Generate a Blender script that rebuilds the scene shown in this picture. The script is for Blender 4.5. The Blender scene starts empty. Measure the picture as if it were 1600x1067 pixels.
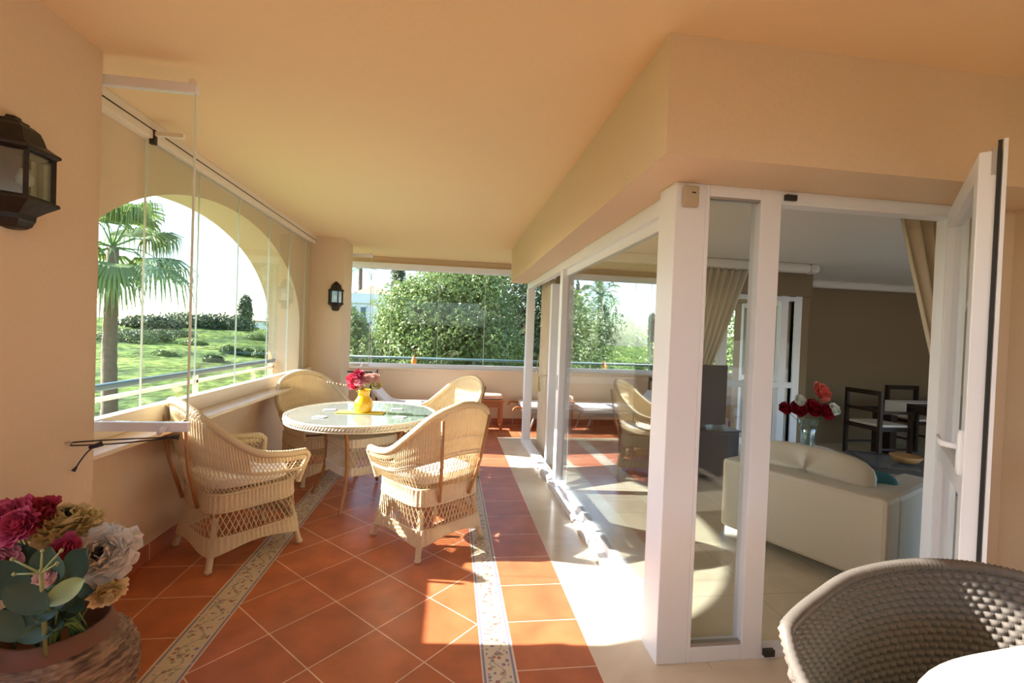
import bpy, bmesh, math, random
import numpy as np
from mathutils import Vector, Matrix
rnd = random.Random(7)
C = bpy.context.scene.collection
scene = bpy.context.scene
PI = math.pi

# ------------------------------------------------------------------ camera, sky, sun, exposure
H = 1.45
yaw, pitch, roll = math.radians(7.6), math.radians(-0.85), math.radians(2.15)
fwd = Vector((math.sin(yaw)*math.cos(pitch), math.cos(yaw)*math.cos(pitch), math.sin(pitch)))
right = Vector((math.cos(yaw), -math.sin(yaw), 0)); up = right.cross(fwd)
r2 = math.cos(roll)*right + math.sin(roll)*up
u2 = -math.sin(roll)*right + math.cos(roll)*up
cam_d = bpy.data.cameras.new('camera'); cam = bpy.data.objects.new('camera', cam_d); C.objects.link(cam)
cam.matrix_world = Matrix(((r2.x, u2.x, -fwd.x, 0), (r2.y, u2.y, -fwd.y, 0), (r2.z, u2.z, -fwd.z, H), (0, 0, 0, 1)))
cam_d.sensor_width = 36.0; cam_d.lens = 36.0*711.1/1600; cam_d.clip_start = 0.05; cam_d.clip_end = 500
scene.camera = cam

SUN_DIR = Vector((1, -0.10, -0.565)).normalized()      # the way the light travels
world = bpy.data.worlds.new('sky'); scene.world = world; world.use_nodes = True
wn = world.node_tree.nodes; wl = world.node_tree.links
for n in list(wn): wn.remove(n)
sky = wn.new('ShaderNodeTexSky'); sky.sky_type = 'NISHITA'; sky.sun_disc = False
sky.sun_elevation = math.asin(-SUN_DIR.z); sky.sun_rotation = math.atan2(-SUN_DIR.x, -SUN_DIR.y)
sky.air_density = 1.0; sky.dust_density = 1.2; sky.ozone_density = 2.0
bg = wn.new('ShaderNodeBackground'); bg.inputs['Strength'].default_value = 0.26
wo = wn.new('ShaderNodeOutputWorld'); wl.new(sky.outputs[0], bg.inputs[0]); wl.new(bg.outputs[0], wo.inputs[0])
sd = bpy.data.lights.new('sun', 'SUN'); sd.energy = 9.0; sd.angle = math.radians(0.6); sd.color = (1.0, 0.96, 0.90)
sun = bpy.data.objects.new('sun', sd); C.objects.link(sun); sun.location = (-20, 2, 15)
sun.rotation_euler = SUN_DIR.to_track_quat('-Z', 'Y').to_euler()
scene.view_settings.view_transform = 'Standard'; scene.view_settings.look = 'None'
scene.view_settings.gamma = 1.0; scene.view_settings.use_curve_mapping = False
scene.view_settings.exposure = 1.32
cy = scene.cycles
cy.max_bounces = 14; cy.diffuse_bounces = 8; cy.glossy_bounces = 5; cy.transmission_bounces = 8
cy.transparent_max_bounces = 40; cy.sample_clamp_indirect = 6.0; cy.use_denoising = True
cy.caustics_reflective = False; cy.caustics_refractive = False

# ------------------------------------------------------------------ materials
def newmat(name):
    m = bpy.data.materials.new(name); m.use_nodes = True
    return m, m.node_tree.nodes, m.node_tree.links, m.node_tree.nodes['Principled BSDF']
def simple(name, col, rough=0.6, metal=0.0, bump=0.0, bscale=30, vary=0.0, spec=0.5, trans=0.0, coat=0.0):
    m, N, L, P = newmat(name)
    P.inputs['Base Color'].default_value = (*col, 1); P.inputs['Roughness'].default_value = rough
    P.inputs['Metallic'].default_value = metal; P.inputs['Specular IOR Level'].default_value = spec
    P.inputs['Coat Weight'].default_value = coat
    tc = N.new('ShaderNodeTexCoord')
    if vary or bump:
        nz = N.new('ShaderNodeTexNoise'); nz.inputs['Scale'].default_value = bscale; nz.inputs['Detail'].default_value = 5
        L.new(tc.outputs['Object'], nz.inputs['Vector'])
    if vary:
        mx = N.new('ShaderNodeMix'); mx.data_type = 'RGBA'
        mx.inputs[6].default_value = (*[c*(1-vary) for c in col], 1); mx.inputs[7].default_value = (*[min(1, c*(1+vary)) for c in col], 1)
        L.new(nz.outputs['Fac'], mx.inputs[0]); L.new(mx.outputs[2], P.inputs['Base Color'])
    if bump:
        b = N.new('ShaderNodeBump'); b.inputs['Strength'].default_value = bump; b.inputs['Distance'].default_value = 0.01
        L.new(nz.outputs['Fac'], b.inputs['Height']); L.new(b.outputs[0], P.inputs['Normal'])
    if trans:
        out = N['Material Output']; tr = N.new('ShaderNodeBsdfTranslucent'); tr.inputs[0].default_value = (*col, 1)
        ms = N.new('ShaderNodeMixShader'); ms.inputs[0].default_value = trans
        L.new(P.outputs[0], ms.inputs[1]); L.new(tr.outputs[0], ms.inputs[2]); L.new(ms.outputs[0], out.inputs[0])
    return m
def glassmat(name, tint=(0.97, 0.99, 0.98), base=0.05, rough=0.0):
    m = bpy.data.materials.new(name); m.use_nodes = True; N = m.node_tree.nodes; L = m.node_tree.links
    for n in list(N): N.remove(n)
    out = N.new('ShaderNodeOutputMaterial'); tr = N.new('ShaderNodeBsdfTransparent'); tr.inputs[0].default_value = (*tint, 1)
    gl = N.new('ShaderNodeBsdfGlossy'); gl.inputs['Roughness'].default_value = rough; gl.inputs[0].default_value = (0.95, 0.98, 1, 1)
    lw = N.new('ShaderNodeLayerWeight'); lw.inputs[0].default_value = 0.5
    pw = N.new('ShaderNodeMath'); pw.operation = 'POWER'; pw.inputs[1].default_value = 4.5
    mr = N.new('ShaderNodeMapRange'); mr.inputs[3].default_value = base; mr.inputs[4].default_value = 0.95
    mx = N.new('ShaderNodeMixShader')
    L.new(lw.outputs['Facing'], pw.inputs[0]); L.new(pw.outputs[0], mr.inputs[0]); L.new(mr.outputs[0], mx.inputs[0])
    L.new(tr.outputs[0], mx.inputs[1]); L.new(gl.outputs[0], mx.inputs[2]); L.new(mx.outputs[0], out.inputs[0])
    return m
def tilemat(name, c1, c2, grout, w, h, rot=0, off=(0, 0), mortar=0.006, rough=0.35, stagger=0.0, spec=0.5):
    m, N, L, P = newmat(name)
    tc = N.new('ShaderNodeTexCoord'); mp = N.new('ShaderNodeMapping'); mp.vector_type = 'TEXTURE'
    mp.inputs['Location'].default_value = (off[0], off[1], 0); mp.inputs['Rotation'].default_value = (0, 0, rot)
    br = N.new('ShaderNodeTexBrick'); br.offset = stagger; br.squash = 1
    br.inputs['Scale'].default_value = 1; br.inputs['Brick Width'].default_value = w; br.inputs['Row Height'].default_value = h
    br.inputs['Mortar Size'].default_value = mortar/2; br.inputs['Mortar Smooth'].default_value = 0.1
    br.inputs['Color1'].default_value = (*c1, 1); br.inputs['Color2'].default_value = (*c2, 1); br.inputs['Mortar'].default_value = (*grout, 1)
    L.new(tc.outputs['Object'], mp.inputs[0]); L.new(mp.outputs[0], br.inputs[0])
    nz = N.new('ShaderNodeTexNoise'); nz.inputs['Scale'].default_value = 6; nz.inputs['Detail'].default_value = 6; L.new(tc.outputs['Object'], nz.inputs[0])
    hs = N.new('ShaderNodeHueSaturation'); mr = N.new('ShaderNodeMapRange'); mr.inputs[1].default_value = .3; mr.inputs[2].default_value = .7
    mr.inputs[3].default_value = 0.8; mr.inputs[4].default_value = 1.2
    L.new(nz.outputs['Fac'], mr.inputs[0]); L.new(mr.outputs[0], hs.inputs['Value']); L.new(br.outputs[0], hs.inputs['Color']); L.new(hs.outputs[0], P.inputs['Base Color'])
    b = N.new('ShaderNodeBump'); b.inputs['Strength'].default_value = 0.3; b.inputs['Distance'].default_value = 0.002; b.invert = True
    L.new(br.outputs['Fac'], b.inputs['Height']); L.new(b.outputs[0], P.inputs['Normal'])
    P.inputs['Roughness'].default_value = rough; P.inputs['Specular IOR Level'].default_value = spec
    return m
def bordermat(name, x0, x1):
    """cream ceramic border with blue edge lines and a rust and violet scroll"""
    m, N, L, P = newmat(name)
    tc = N.new('ShaderNodeTexCoord'); sx = N.new('ShaderNodeSeparateXYZ'); L.new(tc.outputs['Object'], sx.inputs[0])
    def M(op, a, b=None, c=None):
        n = N.new('ShaderNodeMath'); n.operation = op
        for i, v in enumerate((a, b, c)):
            if v is None: continue
            if isinstance(v, (int, float)): n.inputs[i].default_value = v
            else: L.new(v, n.inputs[i])
        return n.outputs[0]
    def mix(f, a, b):
        n = N.new('ShaderNodeMix'); n.data_type = 'RGBA'; L.new(f, n.inputs[0])
        for i, v in ((6, a), (7, b)):
            if isinstance(v, tuple): n.inputs[i].default_value = (*v, 1)
            else: L.new(v, n.inputs[i])
        return n.outputs[2]
    w = x1-x0
    u = M('DIVIDE', M('SUBTRACT', sx.outputs[0], x0), w)          # 0..1 across
    v = M('DIVIDE', sx.outputs[1], 0.17)
    c = M('SUBTRACT', u, 0.5)
    ac = M('ABSOLUTE', c)
    scroll = M('MULTIPLY', M('SINE', M('MULTIPLY', v, 2*PI)), 0.17)
    vine = M('LESS_THAN', M('ABSOLUTE', M('SUBTRACT', c, scroll)), 0.035)
    vor = N.new('ShaderNodeTexVoronoi'); vor.inputs['Scale'].default_value = 42; L.new(tc.outputs['Object'], vor.inputs[0])
    leaf = M('LESS_THAN', vor.outputs['Distance'], 0.42)
    inner = M('LESS_THAN', ac, 0.33)
    nz = N.new('ShaderNodeTexNoise'); nz.inputs['Scale'].default_value = 22; nz.inputs['Detail'].default_value = 3; L.new(tc.outputs['Object'], nz.inputs[0])
    dens = M('MULTIPLY', M('MULTIPLY', leaf, inner), M('GREATER_THAN', nz.outputs['Fac'], 0.47))
    col = mix(nz.outputs['Fac'], (0.60, 0.50, 0.36), (0.68, 0.60, 0.46))
    sc = N.new('ShaderNodeSeparateColor'); L.new(vor.outputs['Color'], sc.inputs[0])
    pet = mix(sc.outputs[0], (0.40, 0.14, 0.08), (0.22, 0.20, 0.34))
    pet = mix(M('GREATER_THAN', sc.outputs[1], 0.6), pet, (0.33, 0.36, 0.20))
    col = mix(dens, col, pet)
    col = mix(M('MULTIPLY', vine, 0.55), col, (0.30, 0.22, 0.16))
    edge = M('MULTIPLY', M('GREATER_THAN', ac, 0.39), M('LESS_THAN', ac, 0.455))
    col = mix(edge, col, (0.24, 0.23, 0.33))
    gr = M('GREATER_THAN', ac, 0.48)
    fr = M('FRACT', M('DIVIDE', sx.outputs[1], 0.345)); gr2 = M('LESS_THAN', fr, 0.012)
    col = mix(M('MAXIMUM', gr, gr2), col, (0.75, 0.62, 0.5))
    L.new(col, P.inputs['Base Color']); P.inputs['Roughness'].default_value = 0.35
    return m
def marblemat(name, c1, c2, rough=0.15, tile=0.0):
    m, N, L, P = newmat(name)
    tc = N.new('ShaderNodeTexCoord'); nz = N.new('ShaderNodeTexNoise'); nz.inputs['Scale'].default_value = 2.2
    nz.inputs['Detail'].default_value = 8; nz.inputs['Distortion'].default_value = 1.2; L.new(tc.outputs['Object'], nz.inputs[0])
    cr = N.new('ShaderNodeValToRGB'); cr.color_ramp.elements[0].position = 0.35; cr.color_ramp.elements[1].position = 0.65
    cr.color_ramp.elements[0].color = (*c1, 1); cr.color_ramp.elements[1].color = (*c2, 1)
    L.new(nz.outputs['Fac'], cr.inputs[0]); src = cr.outputs[0]
    if tile:
        br = N.new('ShaderNodeTexBrick'); br.offset = 0; br.inputs['Scale'].default_value = 1; br.inputs['Brick Width'].default_value = tile
        br.inputs['Row Height'].default_value = tile; br.inputs['Mortar Size'].default_value = 0.0015
        br.inputs['Mortar'].default_value = (0.35, 0.3, 0.22, 1)
        L.new(tc.outputs['Object'], br.inputs[0]); L.new(src, br.inputs['Color1']); L.new(src, br.inputs['Color2']); src = br.outputs[0]
    L.new(src, P.inputs['Base Color']); P.inputs['Roughness'].default_value = rough
    return m

M = {}
M['wall'] = simple('peach_plaster', (0.72, 0.58, 0.42), 0.85, bump=0.15, bscale=60, vary=0.03, spec=0.2)
M['ceil'] = simple('peach_ceiling_plaster', (0.80, 0.62, 0.385), 0.9, bump=0.1, bscale=50, vary=0.02, spec=0.2)
M['white'] = simple('white_lacquered_aluminium', (0.82, 0.86, 0.93), 0.3, spec=0.5)
M['rail'] = simple('cream_track_metal', (0.80, 0.73, 0.64), 0.4)
M['glass'] = glassmat('clear_glass', base=0.018)
M['dglass'] = glassmat('double_glazing', (0.95, 0.97, 0.96), base=0.27)
M['fglass'] = glassmat('front_glazing', (0.96, 0.975, 0.965), base=0.03)
M['edge'] = simple('green_glass_edge', (0.75, 0.85, 0.78), 0.2)
M['black'] = simple('black_rubber', (0.02, 0.02, 0.02), 0.5)
M['sill'] = marblemat('cream_stone_sill', (0.66, 0.53, 0.38), (0.74, 0.62, 0.47), 0.3)
M['marble'] = marblemat('beige_polished_marble', (0.66, 0.56, 0.42), (0.75, 0.66, 0.52), 0.18)
M['roommarble'] = marblemat('beige_room_marble', (0.68, 0.60, 0.45), (0.78, 0.70, 0.54), 0.12, tile=0.6)
M['terra'] = tilemat('terracotta_diagonal_tiles', (0.50, 0.155, 0.062), (0.44, 0.13, 0.052), (0.78, 0.55, 0.42), 0.3458, 0.3458,
                     rot=PI/4, off=(0.177, 2.2465), rough=0.32)
M['terra_s'] = tilemat('terracotta_straight_tiles', (0.50, 0.155, 0.062), (0.44, 0.13, 0.052), (0.78, 0.55, 0.42), 0.36, 0.333,
                       off=(0.33, 2.251), rough=0.32)
M['terra_l'] = tilemat('terracotta_wall_side_tiles', (0.50, 0.155, 0.062), (0.44, 0.13, 0.052), (0.78, 0.55, 0.42), 0.29, 0.333,
                       off=(-1.20, 2.251), rough=0.32)
M['skirt'] = tilemat('terracotta_skirting_tiles', (0.42, 0.13, 0.05), (0.36, 0.10, 0.04), (0.78, 0.58, 0.45), 0.34, 3.0, rough=0.35)
M['wicker'] = simple('natural_wicker', (0.82, 0.69, 0.46), 0.55, bump=0.6, bscale=160, vary=0.14, trans=0.22)
M['wicker_pale'] = simple('pale_wicker', (0.84, 0.78, 0.66), 0.55, bump=0.6, bscale=160, vary=0.12, trans=0.15)
M['bamboo'] = simple('varnished_bamboo', (0.40, 0.19, 0.07), 0.35, vary=0.25, bscale=14)
M['cushion'] = simple('cream_cotton', (0.86, 0.80, 0.72), 0.9, bump=0.3, bscale=40, spec=0.1)
M['sky_glass'] = simple('frosted_table_glass', (0.30, 0.36, 0.36), 0.06, coat=1.0)
M['yellow'] = simple('yellow_glaze', (0.95, 0.52, 0.02), 0.2, coat=0.6)
M['yellow_cloth'] = simple('yellow_cloth', (0.90, 0.72, 0.10), 0.9)
M['green'] = simple('green_stem', (0.10, 0.20, 0.05), 0.5)
M['lantern'] = simple('antiqued_bronze', (0.020, 0.015, 0.012), 0.42, metal=0.3, bump=0.3, bscale=35, vary=0.5)
M['lglass'] = glassmat('lantern_glass', (0.80, 0.86, 0.86), base=0.12, rough=0.12)
M['cord'] = simple('black_cord', (0.02, 0.018, 0.03), 0.6)
M['wood_orange'] = simple('orange_brown_wood', (0.42, 0.13, 0.035), 0.4, vary=0.2, bscale=12)
M['wood_dark'] = simple('dark_walnut', (0.035, 0.018, 0.012), 0.35, vary=0.3, bscale=10)
M['metal'] = simple('brushed_grey_metal', (0.45, 0.45, 0.45), 0.35, metal=0.8)
M['chrome'] = simple('chrome', (0.8, 0.8, 0.8), 0.1, metal=1)
M['towel'] = simple('white_canvas', (0.88, 0.86, 0.86), 0.9, bump=0.2, bscale=50)
M['pinkpad'] = simple('pink_patterned_pad', (0.80, 0.50, 0.38), 0.9, vary=0.3, bscale=60)
M['railpaint'] = simple('blue_green_railing_paint', (0.05, 0.11, 0.13), 0.4)
M['sofa'] = simple('cream_leatherette', (0.62, 0.57, 0.46), 0.45, bump=0.1, bscale=20)
M['teal'] = simple('teal_fabric', (0.04, 0.16, 0.18), 0.8)
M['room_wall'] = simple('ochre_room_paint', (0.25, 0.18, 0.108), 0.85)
M['room_ceil'] = simple('off_white_room_ceiling', (0.84, 0.79, 0.72), 0.8)
M['curtain'] = simple('cream_curtain_cloth', (0.80, 0.74, 0.62), 0.85, trans=0.35)
M['tassel'] = simple('gold_tassel', (0.55, 0.47, 0.22), 0.7)
M['screen'] = simple('black_glossy_screen', (0.01, 0.01, 0.012), 0.35, spec=0.2)
M['bl'] = simple('black_lacquer', (0.012, 0.012, 0.014), 0.4, spec=0.2)
M['synth'] = simple('grey_brown_synthetic_wicker', (0.15, 0.132, 0.112), 0.38, vary=0.15, bscale=50)
M['stripe'] = simple('cream_striped_cushion', (0.62, 0.56, 0.42), 0.9)
M['plate'] = simple('beige_plastic', (0.50, 0.42, 0.30), 0.5)
M['leaf'] = simple('mid_green_leaves', (0.12, 0.18, 0.05), 0.42, vary=0.6, bscale=1.3, trans=0.35)
M['leaf_l'] = simple('light_green_leaves', (0.20, 0.27, 0.085), 0.42, vary=0.6, bscale=1.3, trans=0.35)
M['leaf_d'] = simple('dark_green_leaves', (0.075, 0.105, 0.04), 0.4, vary=0.6, bscale=1.3, trans=0.2)
M['bark'] = simple('brown_bark', (0.20, 0.14, 0.10), 0.9, bump=0.8, bscale=8, vary=0.35)
M['palm_leaf'] = simple('palm_frond_green', (0.20, 0.28, 0.09), 0.45, vary=0.35, bscale=2, trans=0.35)
M['palm_dry'] = simple('yellowed_palm_frond', (0.52, 0.48, 0.12), 0.6, trans=0.3)
M['housewhite'] = simple('white_render', (0.80, 0.80, 0.80), 0.9)
M['rooftile'] = simple('clay_roof_tiles', (0.42, 0.26, 0.17), 0.9, vary=0.3, bscale=3)
M['winglass'] = simple('dark_window_glass', (0.10, 0.14, 0.17), 0.15)
M['eucalyptus'] = simple('dark_blue_green_leaf', (0.045, 0.10, 0.07), 0.5, vary=0.3, bscale=9, trans=0.1)
M['palegreen'] = simple('pale_green_leaf', (0.30, 0.36, 0.14), 0.5, trans=0.15)
M['pot_rim'] = simple('brown_clay', (0.17, 0.075, 0.042), 0.7, vary=0.15, bscale=8)
for nm, col in dict(magenta=(0.52, 0.06, 0.13), pink=(0.78, 0.36, 0.42), ivory=(0.76, 0.66, 0.36), whitef=(0.80, 0.77, 0.70),
                    redf=(0.30, 0.0, 0.012), coral=(0.80, 0.18, 0.13), hotpink=(0.75, 0.08, 0.15), palepink=(0.86, 0.55, 0.50), centre=(0.02, 0.025, 0.012)).items():
    M[nm] = simple('petal_'+nm, col, 0.6, vary=0.25, bscale=40, trans=0.0 if nm == 'centre' else 0.2)

# ------------------------------------------------------------------ mesh helpers
class MB:
    def __init__(s): s.v = []; s.f = []
    def add(s, v, f):
        o = len(s.v); s.v += [tuple(p) for p in v]; s.f += [tuple(i+o for i in q) for q in f]; return s
    def box(s, x0, x1, y0, y1, z0, z1, rot=None, piv=None):
        v = [Vector((x, y, z)) for x in (x0, x1) for y in (y0, y1) for z in (z0, z1)]
        if rot is not None:
            p = Vector(piv or ((x0+x1)/2, (y0+y1)/2, (z0+z1)/2)); v = [rot @ (q-p)+p for q in v]
        return s.add(v, [(0, 1, 3, 2), (4, 6, 7, 5), (0, 4, 5, 1), (2, 3, 7, 6), (0, 2, 6, 4), (1, 5, 7, 3)])
    def tube(s, pts, r, n=6, cap=True, closed=False):
        pts = [Vector(p) for p in pts]; k = len(pts); rs = r if isinstance(r, (list, tuple)) else [r]*k
        V = []; ref = None
        for i, p in enumerate(pts):
            if closed: t = pts[(i+1) % k]-pts[i-1]
            else: t = pts[min(i+1, k-1)]-pts[max(i-1, 0)]
            if t.length < 1e-9: t = Vector((0, 0, 1))
            t.normalize()
            if ref is None: ref = t.cross(Vector((0.3, 0.5, 0.81))) if abs(t.z) < .95 else t.cross(Vector((1, 0, 0)))
            ref = (ref - t*ref.dot(t))
            if ref.length < 1e-6: ref = t.orthogonal()
            ref.normalize(); b = t.cross(ref)
            for j in range(n):
                a = 2*PI*j/n; V.append(p+(ref*math.cos(a)+b*math.sin(a))*rs[i])
        F = []
        m = k if closed else k-1
        for i in range(m):
            i2 = (i+1) % k
            for j in range(n): F.append((i*n+j, i*n+(j+1) % n, i2*n+(j+1) % n, i2*n+j))
        if cap and not closed: F.append(tuple(range(n-1, -1, -1))); F.append(tuple((k-1)*n+j for j in range(n)))
        return s.add(V, F)
    def lathe(s, prof, n=32, c=(0, 0, 0), a0=0, cap=True):
        V = []; k = len(prof)
        for r, z in prof:
            for j in range(n):
                a = a0+2*PI*j/n; V.append((c[0]+r*math.cos(a), c[1]+r*math.sin(a), c[2]+z))
        F = [(i*n+j, i*n+(j+1) % n, (i+1)*n+(j+1) % n, (i+1)*n+j) for i in range(k-1) for j in range(n)]
        if cap: F.append(tuple(range(n-1, -1, -1))); F.append(tuple((k-1)*n+j for j in range(n)))
        return s.add(V, F)
    def grid(s, fn, nu, nv, closed=False):
        V = [fn(i/nu, j/nv) for i in range(nu+(0 if closed else 1)) for j in range(nv+1)]
        m = nu if closed else nu
        tot = nu if closed else nu+1
        F = [(i*(nv+1)+j, ((i+1) % tot)*(nv+1)+j, ((i+1) % tot)*(nv+1)+j+1, i*(nv+1)+j+1) for i in range(m) for j in range(nv)]
        return s.add(V, F)
    def build(s, name, mat, parent=None, smooth=False, bevel=0.0, sub=0, loc=None, solid=0.0):
        me = bpy.data.meshes.new(name); me.from_pydata(s.v, [], s.f); me.update()
        o = bpy.data.objects.new(name, me); C.objects.link(o); me.materials.append(mat)
        if smooth: me.polygons.foreach_set('use_smooth', [True]*len(me.polygons))
        if parent: o.parent = parent
        if loc: o.location = loc
        if solid:
            q = o.modifiers.new('solid', 'SOLIDIFY'); q.thickness = solid; q.offset = 0
        if bevel:
            q = o.modifiers.new('bevel', 'BEVEL'); q.width = bevel; q.segments = 2; q.limit_method = 'ANGLE'
        if sub:
            q = o.modifiers.new('sub', 'SUBSURF'); q.levels = sub; q.render_levels = sub
        return o
def tag(o, label=None, cat=None, group=None, kind=None):
    if label: o['label'] = label
    if cat: o['category'] = cat
    if group: o['group'] = group
    if kind: o['kind'] = kind
    return o
def empty(name, loc=(0, 0, 0), rz=0):
    o = bpy.data.objects.new(name, None); C.objects.link(o); o.location = loc; o.rotation_euler = (0, 0, rz)
    o.empty_display_size = 0.1; return o
def thing(name, label, cat, loc=(0, 0, 0), rz=0, group=None): return tag(empty(name, loc, rz), label, cat, group)
def struct(o): o['kind'] = 'structure'; return o
def sbox(name, mat, *a, **k): return struct(MB().box(*a).build(name, mat, **k))
def copy_tree(o, parent=None):
    c = o.copy(); C.objects.link(c); c.parent = parent
    for ch in [x for x in bpy.data.objects if x.parent == o]: copy_tree(ch, c)
    return c
def catmull(P, n, closed=False):
    P = [Vector(p) for p in P]; k = len(P); out = []
    segs = k if closed else k-1
    for i in range(segs):
        if closed: a, b, c, d = P[i-1], P[i], P[(i+1) % k], P[(i+2) % k]
        else: a, b, c, d = P[max(i-1, 0)], P[i], P[i+1], P[min(i+2, k-1)]
        for j in range(n):
            t = j/n
            out.append(0.5*((2*b)+(c-a)*t+(2*a-5*b+4*c-d)*t*t+(3*b-a-3*c+d)*t**3))
    if not closed: out.append(P[-1])
    return out
def sampler(P):
    pts = catmull(P, 12); L = [0]
    for a, b in zip(pts, pts[1:]): L.append(L[-1]+(b-a).length)
    def f(t):
        d = max(0, min(1, t))*L[-1]
        for i in range(len(L)-1):
            if d <= L[i+1]+1e-9:
                s = (d-L[i])/max(1e-9, L[i+1]-L[i]); return pts[i].lerp(pts[i+1], s)
        return pts[-1].copy()
    return f

# ------------------------------------------------------------------ setting: floor, walls, ceiling
CZ = 2.60            # terrace ceiling
def plane(name, mat, x0, x1, y0, y1, z=0.0, t=0.1):
    return struct(MB().box(x0, x1, y0, y1, z-t, z).build(name, mat))
plane('floor', M['terra'], -1.035, 0.18, -3.0, 6.35)
plane('floor', M['terra_s'], 0.33, 0.69, -3.0, 6.35)
plane('floor', M['terra_l'], -2.2, -1.20, -3.0, 7.6)
plane('floor', M['terra_s'], -1.20, 9.0, 6.35, 7.6)
plane('trim_1', bordermat('ceramic_border_left', -1.20, -1.035), -1.20, -1.035, -3.0, 6.35)
plane('trim_2', bordermat('ceramic_border_right', 0.18, 0.33), 0.18, 0.33, -3.0, 6.35)
plane('floor', M['marble'], 0.69, 1.00, -3.0, 6.35)
plane('floor', M['marble'], 1.00, 3.0, -3.0, 1.86)
plane('floor', M['roommarble'], 1.00, 9.0, 1.86, 6.35)
# ceiling and beam
sbox('ceiling', M['ceil'], -2.15, 0.772, 1.35, 7.6, CZ, CZ+0.15)
sbox('ceiling', M['ceil'], -1.75, 0.772, -3.0, 1.35, CZ, CZ+0.15)  # unseen left edge pulled in so sun reaches the chair cushion
sbox('ceiling', M['ceil'], 0.772, 2.95, -3.0, 1.626, CZ, CZ+0.15)
sbox('ceiling', M['ceil'], 0.772, 9.0, 6.12, 7.6, CZ, CZ+0.15)
def lbeam():
    m = MB(); m.box(0.772, 1.16, 1.626, 6.12, 2.15, CZ+0.15); m.box(1.16, 3.0, 1.626, 2.0, 2.15, CZ+0.15); m.box(3.0, 9.0, 1.9, 2.0, 2.3, CZ+0.15); return m
struct(lbeam().build('trim_3', M['wall']))
# left side: near pillar, arch wall, far pillar, parapets
sbox('wall_left', M['wall'], -2.15, -1.53, 1.35, 2.20, 0, CZ)
sbox('wall_left', M['wall'], -2.15, -1.78, 0.2, 1.35, 0, 0.55)
sbox('wall_left', M['wall'], -2.15, -1.78, -3.0, 0.2, 0, CZ)  # unseen stretch, made solid to cut the sun bounce near the camera
sbox('wall_left', M['wall'], -2.15, -1.39, 6.05, 6.55, 0, CZ)
def archwall():
    """parapet and arch between Y 2.2 and 6.05"""
    m = MB(); y0, y1 = 2.20, 6.05; j0, j1 = 2.30, 5.72; zc, rise, zs = 0, 0.94, 1.44
    yc = (j0+j1)/2; hw = (j1-j0)/2
    XI, XO = -1.80, -2.15
    n = 40
    arch = [(yc-hw*math.cos(PI*i/n), zs+rise*math.sin(PI*i/n)) for i in range(n+1)]
    # front and back faces of the spandrel, as quads from the arch up to the ceiling
    for X in (XI, XO):
        V = []; F = []
        for (y, z) in arch: V += [(X, y, z), (X, y, CZ)]
        for i in range(n): F.append((2*i, 2*i+2, 2*i+3, 2*i+1) if X == XI else (2*i, 2*i+1, 2*i+3, 2*i+2))
        m.add(V, F)
    V = []; F = []
    for (y, z) in arch: V += [(XI, y, z), (XO, y, z)]
    for i in range(n): F.append((2*i, 2*i+1, 2*i+3, 2*i+2))
    m.add(V, F)
    m.box(XO, XI, y0, j0, 0, CZ); m.box(XO, XI, j1, y1, 0, CZ)
    return m
struct(archwall().build('wall_left', M['wall']))
sbox('wall_left', M['wall'], -2.00, -1.78, 2.20, 6.05, 0, 0.812)
sbox('wall_left', M['wall'], -2.00, -1.78, 6.55, 7.26, 0, 0.812)
struct(MB().box(-2.02, -1.57, 2.20, 6.05, 0.812, 0.838).build('trim_4', M['sill'], bevel=0.006))
struct(MB().box(-2.02, -1.60, 6.55, 7.26, 0.812, 0.838).build('trim_4', M['sill'], bevel=0.006))
sbox('baseboard_left', M['skirt'], -1.78, -1.768, 2.20, 6.05, 0, 0.10)
# far wall (parapet below, lintel above, solid at the right)
sbox('wall_far', M['wall'], -2.15, 9.0, 7.26, 7.62, 0, 0.84)
struct(MB().box(-1.78, 5.6, 7.24, 7.62, 0.84, 0.865).build('trim_5', M['sill'], bevel=0.006))
sbox('wall_far', M['wall'], -2.15, 9.0, 7.42, 7.62, 2.44, CZ)
sbox('wall_far', M['wall'], 5.6, 9.0, 7.3, 7.62, 0.84, 2.44)
sbox('wall_far', M['wall'], -2.15, -2.0, 7.26, 7.62, 0.84, 2.44)
skf = MB().box(-1.78, 9.0, 7.248, 7.26, 0, 0.10)
struct(skf.build('baseboard_far', M['skirt']))
# right part: wall beside the door and the wall running back past the camera
sbox('wall_front', M['wall'], 2.44, 2.95, 1.90, 1.97, 0, 2.15)
sbox('wall_right', M['wall'], 2.72, 2.95, -3.0, 1.90, 0, CZ)
# unseen paving added to bounce neutral light, behind and right of the camera
sbox('floor', M['sill'], -10, 24, -16, -3.15, -0.2, -0.05)
sbox('floor', M['sill'], 2.95, 24, -3.15, 1.9, -0.2, -0.05)
# unseen wall behind the camera, raised to limit light from behind, open above
sbox('wall_rear', M['wall'], -2.15, 2.95, -3.15, -3.0, 0, 1.7)

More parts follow.
